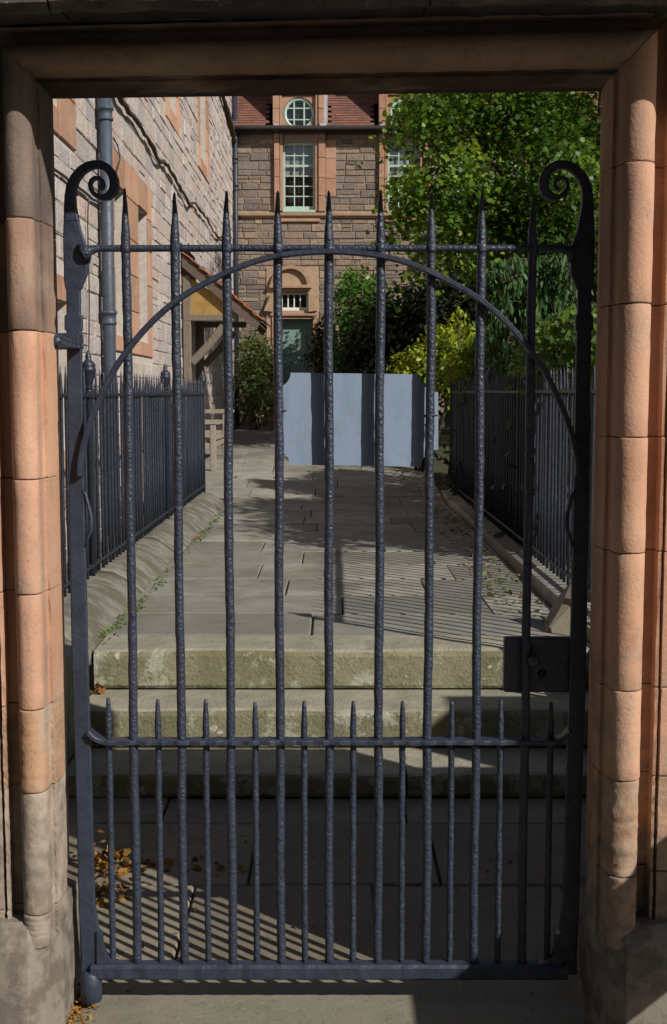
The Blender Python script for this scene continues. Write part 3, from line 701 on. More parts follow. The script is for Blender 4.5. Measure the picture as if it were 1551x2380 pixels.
def dormer(o):
    xa, xb = dxx(637) + o, dxx(757) + o; zt_ = ZE + 1.45; Y0 = HY - .285; cxx = (xa + xb) / 2
    d = obj('dormer', MB().box(xa + .06, xb - .06, Y0 + .23, HY + 1.5, ZE + .02, zt_), M['lead'], house)
    fo, fi = dxx(656) + o, dxx(738) + o
    for a, b in ((xa, dxx(652) + o), (dxx(741) + o, xb - .03)):
        z = ZE + .03
        while z < zt_ - .05:
            h = .36 if zt_ - z > .5 else zt_ - z; obj('margin_stone', MB().bbox(a, b, Y0, Y0 + .3, z + .003, z + h - .003, .008), M['margin'], d); z += h
    for a, b in ((dxx(652.5) + o, dxx(657) + o), (dxx(734) + o, dxx(740.5) + o)):
        obj('moulding', MB().bbox(a, b, Y0 + .03, Y0 + .3, ZE + .04, zt_ - .02, .008), M['margin'], d)
    # square panel with a round opening
    cz, r_ = dzz(261), dxx(733) - dxx(697); ox = dxx(697) + o
    pa, pb, pc, pd = dxx(657) + o, dxx(734) + o, ZE + .03, dzz(220); N = 48; vs = []; fs = []
    for i in range(N):
        t = 2 * math.pi * i / N; c_, s_ = math.cos(t), math.sin(t)
        k = min((pb - ox) / c_ if c_ > 1e-6 else ((pa - ox) / c_ if c_ < -1e-6 else 1e9), (pd - cz) / s_ if s_ > 1e-6 else ((pc - cz) / s_ if s_ < -1e-6 else 1e9))
        k = max(k, r_ * 1.005)
        for Y in (Y0 + .1,): vs += [(ox + k * c_, Y, cz + k * s_), (ox + r_ * c_, Y, cz + r_ * s_), (ox + r_ * c_, Y + .13, cz + r_ * s_)]
    for i in range(N):
        a, b = 3 * i, 3 * ((i + 1) % N); fs += [(a, b, b + 1, a + 1), (a + 1, b + 1, b + 2, a + 2)]
    obj('round_panel', MB().add(vs, fs), M['margin'], d)
    obj('head_panel', MB().bbox(dxx(657) + o, dxx(734) + o, Y0 + .05, Y0 + .3, dzz(219), zt_, .01), M['margin'], d)
    fr = MB()
    ring = [(ox + (r_ - .03) * math.cos(2 * math.pi * i / 40), Y0 + .16, cz + (r_ - .03) * math.sin(2 * math.pi * i / 40)) for i in range(41)]
    fr.tube(ring, .036, 8, cap=False)
    for e in (-.32, .32):
        hh = r_ * math.sqrt(1 - e * e) - .03
        fr.box(ox + e * r_ - .015, ox + e * r_ + .015, Y0 + .145, Y0 + .175, cz - hh, cz + hh)
        fr.box(ox - hh, ox + hh, Y0 + .147, Y0 + .173, cz + e * 1.1 * r_ - .011, cz + e * 1.1 * r_ + .011)
    f_ = obj('oculus_frame', fr, M['celadon'], d)
    disc = [(ox + r_ * math.cos(2 * math.pi * i / 32), cz + r_ * math.sin(2 * math.pi * i / 32)) for i in range(32)]
    obj('pane', MB().prism(disc, 'y', Y0 + .17, Y0 + .175), M['clear'], d)
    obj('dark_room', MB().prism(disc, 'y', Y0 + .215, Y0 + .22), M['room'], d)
    ped = [(xa - .1, zt_), (xb + .1, zt_), (xb + .12, zt_ + .12)] + [(cxx + (xb - xa) / 2 * math.cos(math.pi * i / 14), zt_ + .12 + .6 * math.sin(math.pi * i / 14)) for i in range(15)] + [(xa - .12, zt_ + .12)]
    obj('pediment', MB().prism(ped, 'y', Y0 - .08, Y0 + .3), M['margin'], d)
    for a, b, c in ((dxx(639) + o, dxx(650) + o, dzz(288)), (dxx(744) + o, dxx(759) + o, dzz(287))):
        obj('flashing', MB().bbox(a, b, Y0 - .025, Y0 - .004, ZE + .035, c, .004), M['lead'], d)
    obj('flashing', MB().box(xb - .028, xb + .045, Y0 + .05, Y0 + .2, ZE + .03, zt_), M['lead'], d)
for k in range(3): dormer(k * DX)

# downpipes
def pipe(X, Y, z0, z1, r_, collars, label, mat):
    p = empty('downpipe', (X, Y, z0), label, 'pipe')
    obj('pipe', MB().tube([(X, Y, z0), (X, Y, (z0 + z1) / 2), (X, Y, z1)], r_, 16), M[mat], p)
    for c in collars:
        obj('collar', MB().lathe([(r_ + .002, -.10), (r_ + .014, -.095), (r_ + .014, -.075), (r_ + .006, -.07), (r_ + .006, -.01), (r_ + .018, -.005), (r_ + .018, .02), (r_ + .002, .025)], (X, Y, c), 16), M[mat], p)
PD = PX(251, 600, WX + .085)
pipe(WX + .085, PD.y, GZ, 4.6, .057, [PX(251, 262, WX + .085).z, PX(251, 728, WX + .085).z], 'thick grey blue downpipe on the sunlit left wall behind the hinge', 'pipe')
q = PY(549, 600, 25.85)
pipe(q.x, 25.85, .7, 8.4, .05, [hz(318), hz(372), hz(435)], 'thin dark downpipe in the corner where the two buildings meet', 'iron_rail')
q = PY(1063, 330, 25.88)
pipe(q.x, 25.88, 1.0, ZE - .1, .045, [hz(330)], 'pale downpipe on the far house half hidden by maple leaves', 'lead')

# ------------------------------------------------------------------ bench
def bench():
    b = empty('garden_bench', (-1.55, 16.3, zpath(16.3)), 'silvery weathered wooden bench end beside the porch', 'bench')
    ya, yb = 15.55, 17.35
    fx, bx_ = -1.50, -2.0                                            # front and back of the seat
    for y in (ya, yb - .06):
        z0 = zpath(y)
        obj('leg', MB().bbox(fx - .075, fx, y, y + .065, z0, z0 + .60, .006), M['teak'], b)
        obj('leg', MB().bbox(bx_, bx_ + .07, y, y + .065, z0, z0 + .92, .006), M['teak'], b)
        obj('armrest', MB().prism([(bx_ + .02, z0 + .605), (fx + .05, z0 + .60), (fx + .09, z0 + .615), (fx + .09, z0 + .65), (fx + .05, z0 + .66), (bx_ + .02, z0 + .655)], 'y', y - .012, y + .075), M['teak'], b)
        obj('side_rail', MB().bbox(bx_ + .072, fx - .077, y + .01, y + .05, z0 + .28, z0 + .36, .005), M['teak'], b)
    for i in range(5): obj('seat_slat', MB().bbox(bx_ + .075 + i * .09, bx_ + .155 + i * .09, ya + .07, yb - .07, zpath(ya) + .40, zpath(ya) + .425, .005), M['teak'], b)
    for i in range(14): obj('back_slat', MB().bbox(bx_ + .01, bx_ + .035, ya + .12 + i * .118, ya + .17 + i * .118, zpath(ya) + .5, zpath(ya) + .86, .004), M['teak'], b)
    obj('back_rail', MB().bbox(bx_, bx_ + .06, ya + .067, yb - .067, zpath(ya) + .86, zpath(ya) + .95, .008), M['teak'], b)
    obj('front_rail', MB().bbox(fx - .06, fx - .02, ya + .067, yb - .067, zpath(ya) + .30, zpath(ya) + .385, .006), M['teak'], b)
bench()

# ------------------------------------------------------------------ stone gateway: moulding mitred round the opening
XLn, XRn, Z0 = -.703, .668, 2.345
def zlin(x): return Z0 + .014 * x
RV = 2.960
def profile(RC, RR):
    p = [(.05, 3.36), (.05, 3.105), (0, 3.105), (.0, 3.07), (max(RC - RR - .012, .003), 3.004), (RC - RR - .002, 3.005), (RC - RR, 2.992)]
    p += [(RC - RR * math.cos(t), RV - RR * math.sin(t)) for t in [math.pi * i / 14 for i in range(0, 15)]]
    o = RC + RR
    return p + [(o + .002, 3.005), (o + .036, 3.008), (o + .036, 2.966), (o + .043, 2.964), (o + .044, 2.988), (o + .051, 2.988), (o + .052, 2.964), (.46, 2.963), (.46, 3.36)]
A0 = 7
PROF_L, PROF_R = profile(.045, .033), profile(.054, .040)
gw = empty('stone_gateway', (0, 3.1, GZ), 'pink moulded sandstone gateway with roll moulding framing the iron gate', 'gateway')
def jamb(side, zs, mats):
    x0 = XRn if side > 0 else XLn; PROF = PROF_R if side > 0 else PROF_L; RC = .054 if side > 0 else .045
    for i, (a, b) in enumerate(zip(zs[:-1], zs[1:])):
        top = (i == len(zs) - 2); vs = []; k = len(PROF)
        rg = {(-1, 0): .0015, (-1, 1): .002, (-1, 2): .003, (1, 0): .003, (1, 1): .0055}.get((side, i), 0)
        hs = 8 if not rg else 24; wob = [rnd.uniform(-.0035, .0035) for _ in range(k)]
        for j in range(hs + 1):
            t = 0 if j == 0 else 1 if j == hs else .0035 / (b - a) + (1 - .007 / (b - a)) * (j - 1) / (hs - 2)
            ro = rnd.uniform(-.2, 1) * rg if 1 < j < hs - 1 else 0
            for q, (u, v) in enumerate(PROF):
                za = a + .0011; zb_ = (zlin(x0) + u) if top else b - .0011
                z = za + (zb_ - za) * t
                e = .0016 if (j == 0 or (j == hs and not top)) else 0     # arris of each joint
                back = v > 3.3 or u > .4
                rl = (ro + rnd.uniform(-.3, .5) * rg) if A0 <= q < A0 + 15 else rnd.uniform(-.2, .3) * rg
                du = 0 if back else rnd.uniform(-.0009, .0009)
                dv = 0 if back else rnd.uniform(-.0009, .0009) + e + rl + (.0015 if i % 2 else -.0015)
                if A0 <= q < A0 + 15 and e: du += (RC - u) * .03
                if not back and j not in (0, hs): z += wob[q] * 0
                vs.append((x0 + side * (u + du), v + dv, z))
        fs = [(p * k + q, p * k + (q + 1) % k, (p + 1) * k + (q + 1) % k, (p + 1) * k + q) for p in range(hs) for q in range(k)]
        fs += [tuple(range(k)), tuple(hs * k + q for q in range(k))]
        m = MB().add(vs, fs)
        for f_i, f in enumerate(m.f[:-2]):
            q = f_i % k
            if A0 <= q < A0 + 14: m.sm[f_i] = True
        o = obj('stone_block', m, mats[i] if isinstance(mats[i], bpy.types.Material) else M[mats[i]], gw)
def zj(y): return PY(100, y, 2.98).z
jamb(-1, [.212, zj(2110), zj(1830), zj(1640), zj(1375), zj(1112), zj(770), zj(512), Z0], ['buff', 'buff', 'orange', 'pink', 'pink', 'pink', 'brown', 'soot2'])  # upper blocks toned darker: sooty stone plus painted hood shade
jamb(1, [.212, zj(2020), zj(1800), zj(1595), zj(1280), zj(1015), zj(708), zj(385), Z0], ['brown', 'orange', 'pink', 'pink', 'pink', 'pink', 'pink', 'pink'])
for side, x0 in ((-1, XLn), (1, XRn)):                               # plain base blocks with broached stops
    bp = [(.0, 3.36), (0, 3.03), (.025, 2.945), (.06, 2.905), (.11, 2.897), (.16, 2.895), (.47, 2.893), (.47, 3.36)]
    m = MB(); vs = []; k = len(bp); lv = [(GZ - .03, 0), (.05, 0), (.15, 0), (.215, .003), (.245, .012), (.262, .026), (.272, .045)]
    for z, e in lv:
        for q, (u, v) in enumerate(bp):
            g_ = v < 3.035
            vs.append((x0 + side * (u + (rnd.uniform(-.003, .003) if g_ else 0)), v + (e + rnd.uniform(-.003, .003) if g_ else 0), z + (rnd.uniform(-.004, .004) if z > .1 else 0)))
    fs = [(p * k + q, p * k + (q + 1) % k, (p + 1) * k + (q + 1) % k, (p + 1) * k + q) for p in range(len(lv) - 1) for q in range(k)] + [tuple(range(k)), tuple((len(lv) - 1) * k + q for q in range(k))]
    obj('base_block', m.add(vs, fs), M['base'], gw)
# lintel, mitred
k = len(PROF_L); vs = []; ns = 40
for j in range(ns + 1):
    t = j / ns
    PR = [((1 - t) * a[0] + t * b[0], (1 - t) * a[1] + t * b[1]) for a, b in zip(PROF_L, PROF_R)]
    for q, (u, v) in enumerate(PR):
        u2 = min(u, .17) if q < k - 2 else .5
        xa, xb = XLn - PROF_L[q][0], XRn + PROF_R[q][0]; x = xa + (xb - xa) * t
        er = 0 if q in (0, 1, k - 1, k - 2) else rnd.uniform(-.0016, .0016)
        if q in (2, 3): er -= .004 * (rnd.random() < .25)
        vs.append((x, v + er, zlin(x) + u2 + er))
fs = [(p * k + q, p * k + (q + 1) % k, (p + 1) * k + (q + 1) % k, (p + 1) * k + q) for p in range(ns) for q in range(k)]
fs += [tuple(range(k)), tuple(ns * k + q for q in range(k))]
m = MB().add(vs, fs)
for f_i in range(len(m.f) - 2):
    if A0 <= f_i % k < A0 + 14: m.sm[f_i] = True
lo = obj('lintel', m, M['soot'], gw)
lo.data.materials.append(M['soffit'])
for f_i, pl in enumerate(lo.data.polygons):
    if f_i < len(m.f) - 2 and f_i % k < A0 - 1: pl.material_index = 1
# hood mould over the lintel
hp = [(3.36, 2.50), (3.03, 2.475), (2.93, 2.478), (2.80, 2.468), (2.775, 2.442), (2.755, 2.438), (2.735, 2.452), (2.73, 2.50), (2.77, 2.56), (2.79, 2.62), (3.36, 2.74)]
for a, b in ((-2.2, -.62), (-.62, .21), (.21, 1.0)):
    vs = []; nn_ = 18; kk = len(hp)
    for j in range(nn_ + 1):
        x = a + .003 + (b - a - .006) * j / nn_
        for (y, z) in hp: vs.append((x, y + (rnd.uniform(-.004, .004) if y < 3.3 else 0), z + .014 * x + (rnd.uniform(-.005, .005) if y < 2.95 else 0)))
    fs = [(p * kk + q, p * kk + (q + 1) % kk, (p + 1) * kk + (q + 1) % kk, (p + 1) * kk + q) for p in range(nn_) for q in range(kk)] + [tuple(range(kk)), tuple(nn_ * kk + q for q in range(kk))]
    obj('hood_mould', MB().add(vs, fs), M['hood'], gw)
# garden wall either side
def garden_wall(label, x0, x1, ztop, seed):
    w = obj('stone_wall', MB().box(x0, x1, 3.02, 3.36, GZ - .03, ztop), M['mortar_g'], label=label, cat='wall')
    for (a, b, c, d) in rubble(x0, x1, GZ, ztop, [], (.2, .3), (.3, .6), random.Random(seed)):
        m = MB()
        me = stone_mesh(rnd.randrange(8), 'rub_house')
        o = inst('stone', me, Vector(((a + b) / 2, 3.01, (c + d) / 2)), w, (b - a - .012, .05, d - c - .012))
    return w
garden_wall('plain rubble wall to the right of the gateway', XRn + .463, 2.14, 1.88, 31)
garden_wall('lower rubble wall further right of the gateway', 2.145, 2.85, 1.62, 32)
garden_wall('tall rubble wall at the far right of the gateway', 2.855, 5.2, 2.29, 34)
garden_wall('plain rubble wall to the left of the gateway', -4.0, XLn - .463, 2.5, 33)
# unseen tenement added behind the camera to block part of the sky
tn = empty('stone_tenement', (-7, -6.5, GZ), 'stone tenement across the lane behind the photographer', 'building')
TH = [(x, x + .95, z, z + 1.7) for x in (-18.5, -15.5, -12.5, -9.5, -6.5, -3.5, -.5, 2.5) for z in (.9, 4.2, 7.2)]
tc = wall_core(MB(), 'y', 0, -20, 5, GZ - .04, 10.2, TH, .25); tc.v = [(x, -6.0 - y, z) for x, y, z in tc.v]
tw_ = obj('wall', tc, M['rub_house'], tn)
for (a, b, c, d) in TH:
    w = obj('window', MB().box(a, b, -6.17, -6.14, c, c + .06).box(a, b, -6.17, -6.14, d - .06, d).box(a, b, -6.17, -6.14, (c + d) / 2 - .03, (c + d) / 2 + .03), M['white'], tn)
    obj('pane', MB().box(a, b, -6.2, -6.18, c, d), M['glass'], w)
obj('roof', MB().prism([(-5.8, 10.1), (-5.8, 10.25), (-9.5, 12.6), (-13, 10.25), (-13, 10.1)], 'x', -20.2, 5.2), M['tile'], tn)
# unseen low timber barrier, added to cast the shadow across the right jamb
bar = empty('timber_barrier', (1.37, 2.1, GZ), 'low timber barrier of one board on posts outside the gate', 'barrier')
obj('board', MB().bbox(1.35, 1.385, 1.2, 2.80, .60, .95, .006), M['oak'], bar)
for y in (1.35, 2.42): obj('post', MB().bbox(1.388, 1.44, y, y + .055, GZ, .90, .006), M['oak'], bar)

# ------------------------------------------------------------------ the iron gate
GY = 3.15
gate = empty('iron_gate', (0, GY, GZ), 'dark blue painted wrought iron gate with spiked bars, arch and scrolled top corners', 'gate')
def G(x, y): q = PY(x, y, GY); return (q.x, q.z)
def Gv(x, y, dy=0): q = PY(x, y, GY); return Vector((q.x, GY + dy, q.z))
gz = lambda y: G(775, y)[1]
def bar_mesh(x_top, x_bot, y_tip, y_sh, y_bot, r_, name, flare=True, seedk=0):
    r = random.Random(seedk); p = []; rad = []
    xm = (G(x_top, 600)[0] + G(x_bot, 2230)[0]) / 2
    zt, zs, zb_ = gz(y_tip), gz(y_sh), gz(y_bot)
    nseg = int((zs - zb_) / .022); ph = r.uniform(0, 6)
    for i in range(nseg + 1):
        z = zb_ + (zs - zb_) * i / nseg
        p.append((xm + .0012 * math.sin(z * 9 + ph) + r.uniform(-.0006, .0006), GY + r.uniform(-.0006, .0006), z)); rad.append(r_ * (1 + r.uniform(-.05, .05)))
    L_ = zt - zs
    for t, q in ((.12, 1.04), (.3, .88), (.5, .7), (.7, .52), (.85, .40), (.96, .30), (1.0, .10)):
        p.append((xm + r.uniform(-.0008, .0008), GY, zs + L_ * t)); rad.append(r_ * q)
    return obj(name, MB().tube(p, rad, 12), M['iron'], gate)
XT = [293, 408, 530, 648, 767, 887, 1005, 1122, 1238]; XB = [320, 428, 539, 652, 763, 876, 988, 1098, 1212]
tips = [436, 447, 443, 443, 443, 445, 447, 446, 450]
for i in range(9): bar_mesh(XT[i], XB[i], tips[i], 570, 2245, .0118, 'bar', seedk=i)
SX = [251, 366, 479, 594, 708, 822, 937, 1052, 1167, 1285]; SB = [263, 375, 483, 596, 708, 820, 932, 1044, 1155, 1268]
for i in range(10):
    r = random.Random(50 + i); yt = [1622, 1626, 1626, 1632, 1630, 1630, 1630, 1630, 1626, 1632][i]
    p = []; rad = []; xm = (PY(SX[i], 1640, GY).x + PY(SB[i], 2230, GY).x) / 2; zt, zb_ = gz(yt), gz(2245)
    for j in range(30):
        z = zb_ + (zt - .09 - zb_) * j / 29; p.append((xm + r.uniform(-.0008, .0008), GY + .004, z)); rad.append(.0086 * (1 + r.uniform(-.06, .06)))
    for t, q in ((.35, .98), (.6, .82), (.85, .66), (.97, .55), (1.0, .25)): p.append((xm, GY + .004, zt - .09 + .09 * t)); rad.append(.0086 * q)
    obj('dog_bar', MB().tube(p, rad, 10), M['iron'], gate)
def mir(x): return 1530 - x
def stile(f, name):
    # flat bar: (centre x, y, width) from foot to scroll
    cl = [(212, 2262, 46), (212, 2215, 44), (208, 2150, 44), (203, 2100, 38), (199, 1950, 37), (195, 1800, 37), (190, 1650, 37), (186, 1500, 37), (183, 1350, 36), (179, 1150, 35),
          (176, 980, 34), (174, 820, 33), (173, 770, 33), (172, 766, 40), (172, 735, 40), (172, 731, 31), (171.5, 675, 31), (172, 668, 38), (173, 652, 46), (177, 636, 52), (177, 600, 54), (175, 575, 52), (169, 540, 40), (167, 515, 34)]
    pts = [Gv(f(x), y) for x, y, w in cl]; ws = [w / 2 * .00114 for x, y, w in cl]
    o = obj(name, MB().tube(pts, 0, flat=(ws, .0085)), M['iron_flat'], gate)
    Z = lambda x, y: ((200 + x * .353) * .6204, (560 + y * .353) * .6204)
    sp = [(197, 760, 155), (190, 680, 138), (184, 600, 124), (184, 500, 114), (198, 400, 106), (238, 305, 102), (300, 228, 98), (370, 182, 92), (440, 163, 86), (510, 165, 84), (575, 198, 84), (625, 258, 88), (650, 330, 94), (652, 400, 98),
          (628, 462, 92), (585, 500, 78), (532, 515, 62), (478, 503, 50), (432, 470, 45), (402, 424, 42), (394, 375, 40), (410, 330, 40), (448, 305, 40), (492, 308, 40), (524, 336, 42), (532, 378, 46), (515, 412, 50), (490, 420, 30)]
    pts = []; ws = []; prev = None
    for (x, y, w) in sp: a = Z(x, y); pts.append(Gv(f(a[0]), a[1])); ws.append(w / 2 * .353 * .6204 * .00114)
    obj('scroll', MB().tube(pts, 0, flat=(ws, .0105)), M['iron_flat'], gate)
    return o
stile(lambda x: x, 'stile'); stile(mir, 'stile')
# top rail with flared ends
pts = [Gv(195, 590), Gv(208, 582), Gv(225, 578)]; ws = [.030, .014, .0095]
for i in range(40):
    x = 240 + (1290 - 240) * i / 39; pts.append(Gv(x, 577 + rnd.uniform(-.6, .6))); ws.append(.0088 + rnd.uniform(-.0005, .0005))
pts += [Gv(1305, 578), Gv(1322, 582), Gv(1335, 590)]; ws += [.0095, .014, .030]
obj('top_rail', MB().tube(pts, ws, 10), M['iron'], gate)
for x in XT:
    xm = (G(x, 600)[0] + G(XB[XT.index(x)], 2230)[0]) / 2
    obj('weld_collar', MB().lathe([(.012, -.012), (.0145, -.006), (.0145, .006), (.012, .012)], (xm, GY, gz(577)), 12), M['iron'], gate)
# middle rail: flat bar pierced by the bars, wavy with paint, ends turned up into the stiles
def flat_rail(name, y0, hz_, hy_, xa, xb, n_, wav, up_ends):
    pts = []; ws = []; z0 = gz(y0)
    for i in range(n_ + 1):
        t = i / n_; X = G(xa, y0)[0] + (G(xb, y0)[0] - G(xa, y0)[0]) * t; d = min(t, 1 - t) * (G(xb, y0)[0] - G(xa, y0)[0])
        z = z0 + (up_ends * (1 - d / .05) ** 2 if d < .05 else 0)
        pts.append(Vector((X, GY - .003, z + rnd.uniform(-.0005, .0005)))); ws.append(hy_ * (1 + wav * math.sin(i * 1.9) + rnd.uniform(-.05, .05)))
    return obj(name, MB().tube(pts, 0, flat=(ws, hz_), up=Vector((0, 0, 1))), M['iron_flat'], gate)
flat_rail('middle_rail', 1722, .0065, .021, 207, 1323, 90, .12, .028)
br = flat_rail('bottom_rail', 2253, .021, .022, 215, 1316, 60, .05, 0)
for f in (lambda x: x, mir):                                          # webs in the bottom corners
    pr = [Gv(f(x), y) for x, y in ((228, 2160), (238, 2168), (240, 2195), (247, 2215), (262, 2230), (290, 2240), (228, 2242))]
    obj('corner_web', MB().prism([(p.x, p.z) for p in pr], 'y', GY - .016, GY + .012), M['iron_flat'], gate)
# arch
AR = [(190, 1105), (191, 1075), (199, 1030), (212, 985), (232, 935), (258, 880), (290, 828), (340, 766), (395, 714), (450, 676), (520, 639), (580, 614), (640, 598), (700, 590), (765, 587)]
full = AR + [(mir(x), y) for x, y in AR[:-1]][::-1]
fp = []
for i in range(len(full) - 1):                                       # Catmull-Rom
    p0, p1, p2, p3 = (Vector(full[max(i - 1, 0)]), Vector(full[i]), Vector(full[i + 1]), Vector(full[min(i + 2, len(full) - 1)]))
    for s in range(4):
        t = s / 4; fp.append(.5 * ((2 * p1) + (p2 - p0) * t + (2 * p0 - 5 * p1 + 4 * p2 - p3) * t * t + (3 * p1 - p0 - 3 * p2 + p3) * t ** 3))
fp.append(Vector(full[-1]))
obj('arch_bar', MB().tube([Gv(p.x, p.y, -.018) for p in fp], 0, flat=(.0068, .0125)), M['iron_flat'], gate)
# little scrolled latch ornaments on the stiles
for f in (lambda x: x, mir):
    lp = [(192, 1140), (200, 1148), (207, 1175), (213, 1200), (213, 1228), (205, 1252), (199, 1270)]
    obj('latch_scroll', MB().tube([Gv(f(x), y, -.006) for x, y in lp], [.004, .005, .005, .006, .006, .004, .003], 8), M['iron_flat'], gate)
# foot pivots
for f in (lambda x: x,):
    c = Gv(f(213), 2262)
    obj('foot_pivot', MB().lathe([(.020, -.075), (.029, -.07), (.030, -.03), (.028, .0), (.018, .012)], (c.x, GY - .006, c.z), 14), M['iron_flat'], gate)
# lock case
a, b = Gv(1175, 1485), Gv(1338, 1612)
lock = obj('lock_case', MB().bbox(a.x, b.x, GY + .0115, GY + .042, b.z, a.z, .004), M['iron_flat'], gate)
c = Gv(1238, 1532)
obj('knob', MB().tube([(c.x, GY + .012, c.z), (c.x, GY - .015, c.z), (c.x, GY - .023, c.z), (c.x, GY - .035, c.z), (c.x, GY - .041, c.z)], [.010, .009, .017, .016, .006], 12), M['iron_flat'], lock)
c = Gv(1262, 1568); obj('keyhole_plate', MB().tube([(c.x, GY + .0117, c.z), (c.x, GY + .008, c.z)], [.012, .011], 12), M['black'], lock)
# hinge strap into the left jamb
hg = empty('hinge_strap', tuple(Gv(160, 795)), 'iron hinge strap bolting the gate stile to the left jamb', 'hinge')
a, b = Gv(132, 776), Gv(194, 812)
obj('strap', MB().bbox(a.x - .03, b.x, GY - .052, GY - .0105, b.z, a.z, .003), M['iron'], hg)
obj('back_strap', MB().bbox(a.x - .03, b.x - .002, GY + .0105, GY + .02, b.z, a.z, .003), M['iron'], hg)
c = Gv(141, 795); obj('bolt', MB().tube([(c.x, GY - .051, c.z), (c.x, GY - .062, c.z), (c.x, GY - .066, c.z)], [.014, .013, .007], 7, smooth=False), M['iron'], hg)

# sign board fixed to the back of the gate
SY = GY + .026
def S(x, y): q = PY(x, y, SY); return (q.x, q.z)
def notch(cx_, cy_, r_, a0, a1): return [S(cx_ + r_ * math.cos(a0 + (a1 - a0) * i / 6), cy_ + r_ * math.sin(a0 + (a1 - a0) * i / 6)) for i in range(7)]
sg = notch(634, 866, 40, 0, math.pi / 2)[::1] + []
poly = notch(642, 866, 34, R(90), R(0)) + notch(1019, 870, 42, R(180), R(90)) + notch(1019, 1085, 40, R(270), R(180)) + notch(642, 1080, 32, R(0), R(-90))
sign = empty('sign_board', (S(825, 1080)[0], SY, S(825, 1080)[1]), 'blank blue grey back of a sign with notched corners tied behind the bars', 'sign')
obj('panel', MB().prism(poly, 'y', SY, SY + .004), M['sign'], sign)
for x, y in ((650, 955), (1003, 966)):
    c = Gv(x, y); pts = [(c.x + .016 * math.cos(t), GY + .010 + .020 * math.sin(t), c.z) for t in [2 * math.pi * i / 14 for i in range(15)]]
    obj('cable_tie', MB().tube(pts, .0022, 6, cap=False), M['black'], sign)

# ------------------------------------------------------------------ vines and cables on the left wall
def on_wall(pts, off): return [PX(x, y, WX + off) for x, y in pts]
def wiggle(ps, k, amp):
    out = []
    for a, b in zip(ps[:-1], ps[1:]):
        for i in range(k): out.append(a.lerp(b, i / k) + Vector((0, rnd.uniform(-amp, amp), rnd.uniform(-amp, amp))))
    return out + [ps[-1]]
v = wiggle(on_wall([(268, 205), (283, 235), (300, 258), (330, 300), (350, 333), (371, 374), (385, 378), (402, 405), (417, 432), (430, 455), (443, 478), (455, 470), (468, 492), (482, 508), (496, 538), (508, 552), (522, 554)], .05), 3, .02)
obj('climbing_vine', MB().tube(v, [.028 * (1 - .4 * i / len(v)) * rnd.uniform(.7, 1.2) for i in range(len(v))], 7), M['vine'], label='bare dark vine stem climbing diagonally across the pale left wall', cat='vine')
v = wiggle(on_wall([(508, 190), (520, 225), (530, 262), (540, 300), (545, 330)], .05), 4, .03)
obj('climbing_vine', MB().tube(v, [.05 * rnd.uniform(.6, 1.2) for _ in v], 7), M['vine'], label='shaded vine stem near the corner downpipe high on the left wall', cat='vine')
for pts, lab in (([(264, 318), (276, 345), (279, 370), (272, 398), (268, 405)], 'thin looped cable beside the thick downpipe'),
                 ([(100, 375), (137, 400), (160, 418), (185, 437), (215, 462), (235, 472)], 'drooping cable stretched across the left wall behind the scroll'),
                 ([(206, 462), (204, 520), (206, 600), (208, 700), (207, 800), (206, 845)], 'thin vertical cable left of the thick downpipe')):
    v = wiggle(on_wall(pts, .03), 3, .004)
    obj('cable', MB().tube(v, .006 if 'drooping' not in lab else .012, 6), M['cable'], label=lab, cat='cable')

# ------------------------------------------------------------------ foliage
MAPLE = np.array([(0, -.45), (.42, -.34), (.36, -.02), (.48, .18), (.2, .24), (0, .5), (-.2, .24), (-.48, .18), (-.36, -.02), (-.42, -.34)])
OVAL = np.array([(0, -.5), (.2, -.25), (.24, .05), (.12, .35), (0, .5), (-.12, .35), (-.24, .05), (-.2, -.25)])
SLIM = np.array([(0, -.5), (.14, -.1), (.1, .25), (0, .5), (-.1, .25), (-.14, -.1)])
def leaves(name, cen, nor, size, shape, mat, parent, tints, kind=None, label=None, cat=None, droop=None, group=None):
    n_ = len(cen); k = len(shape)
    nor = nor / (np.linalg.norm(nor, axis=1, keepdims=True) + 1e-9)
    rv = nrg.normal(size=(n_, 3)) if droop is None else np.tile(np.array(droop, float), (n_, 1)) + nrg.normal(size=(n_, 3)) * .25
    u = np.cross(nor, rv); u /= np.linalg.norm(u, axis=1, keepdims=True) + 1e-9; w = np.cross(u, nor)
    if droop is not None: pass
    s = shape
    P = cen[:, None, :] + size[:, None, None] * (s[None, :, 0, None] * u[:, None, :] + s[None, :, 1, None] * w[:, None, :] - (np.abs(s[None, :, 0, None]) * .35) * nor[:, None, :])
    me = bpy.data.meshes.new(name); V = P.reshape(-1, 3)
    o = bpy.data.objects.new(name, me); col.objects.link(o)
    if parent is None:
        c = np.array([V[:, 0].mean(), V[:, 1].mean(), V[:, 2].min()]); V = V - c; o.location = c
    me.vertices.add(n_ * k); me.vertices.foreach_set('co', V.astype(np.float32).ravel())
    me.loops.add(n_ * k); me.loops.foreach_set('vertex_index', np.arange(n_ * k, dtype=np.int32))
    me.polygons.add(n_); me.polygons.foreach_set('loop_start', (np.arange(n_) * k).astype(np.int32)); me.polygons.foreach_set('loop_total', np.full(n_, k, dtype=np.int32))
    me.update(calc_edges=True); me.validate()
    at = me.attributes.new('tint', 'FLOAT', 'POINT'); at.data.foreach_set('value', np.repeat(np.clip(tints, 0.001, 1), k).astype(np.float32))
    me.materials.append(M[mat]); par(o, parent)
    return tag(o, label, cat, group, kind)
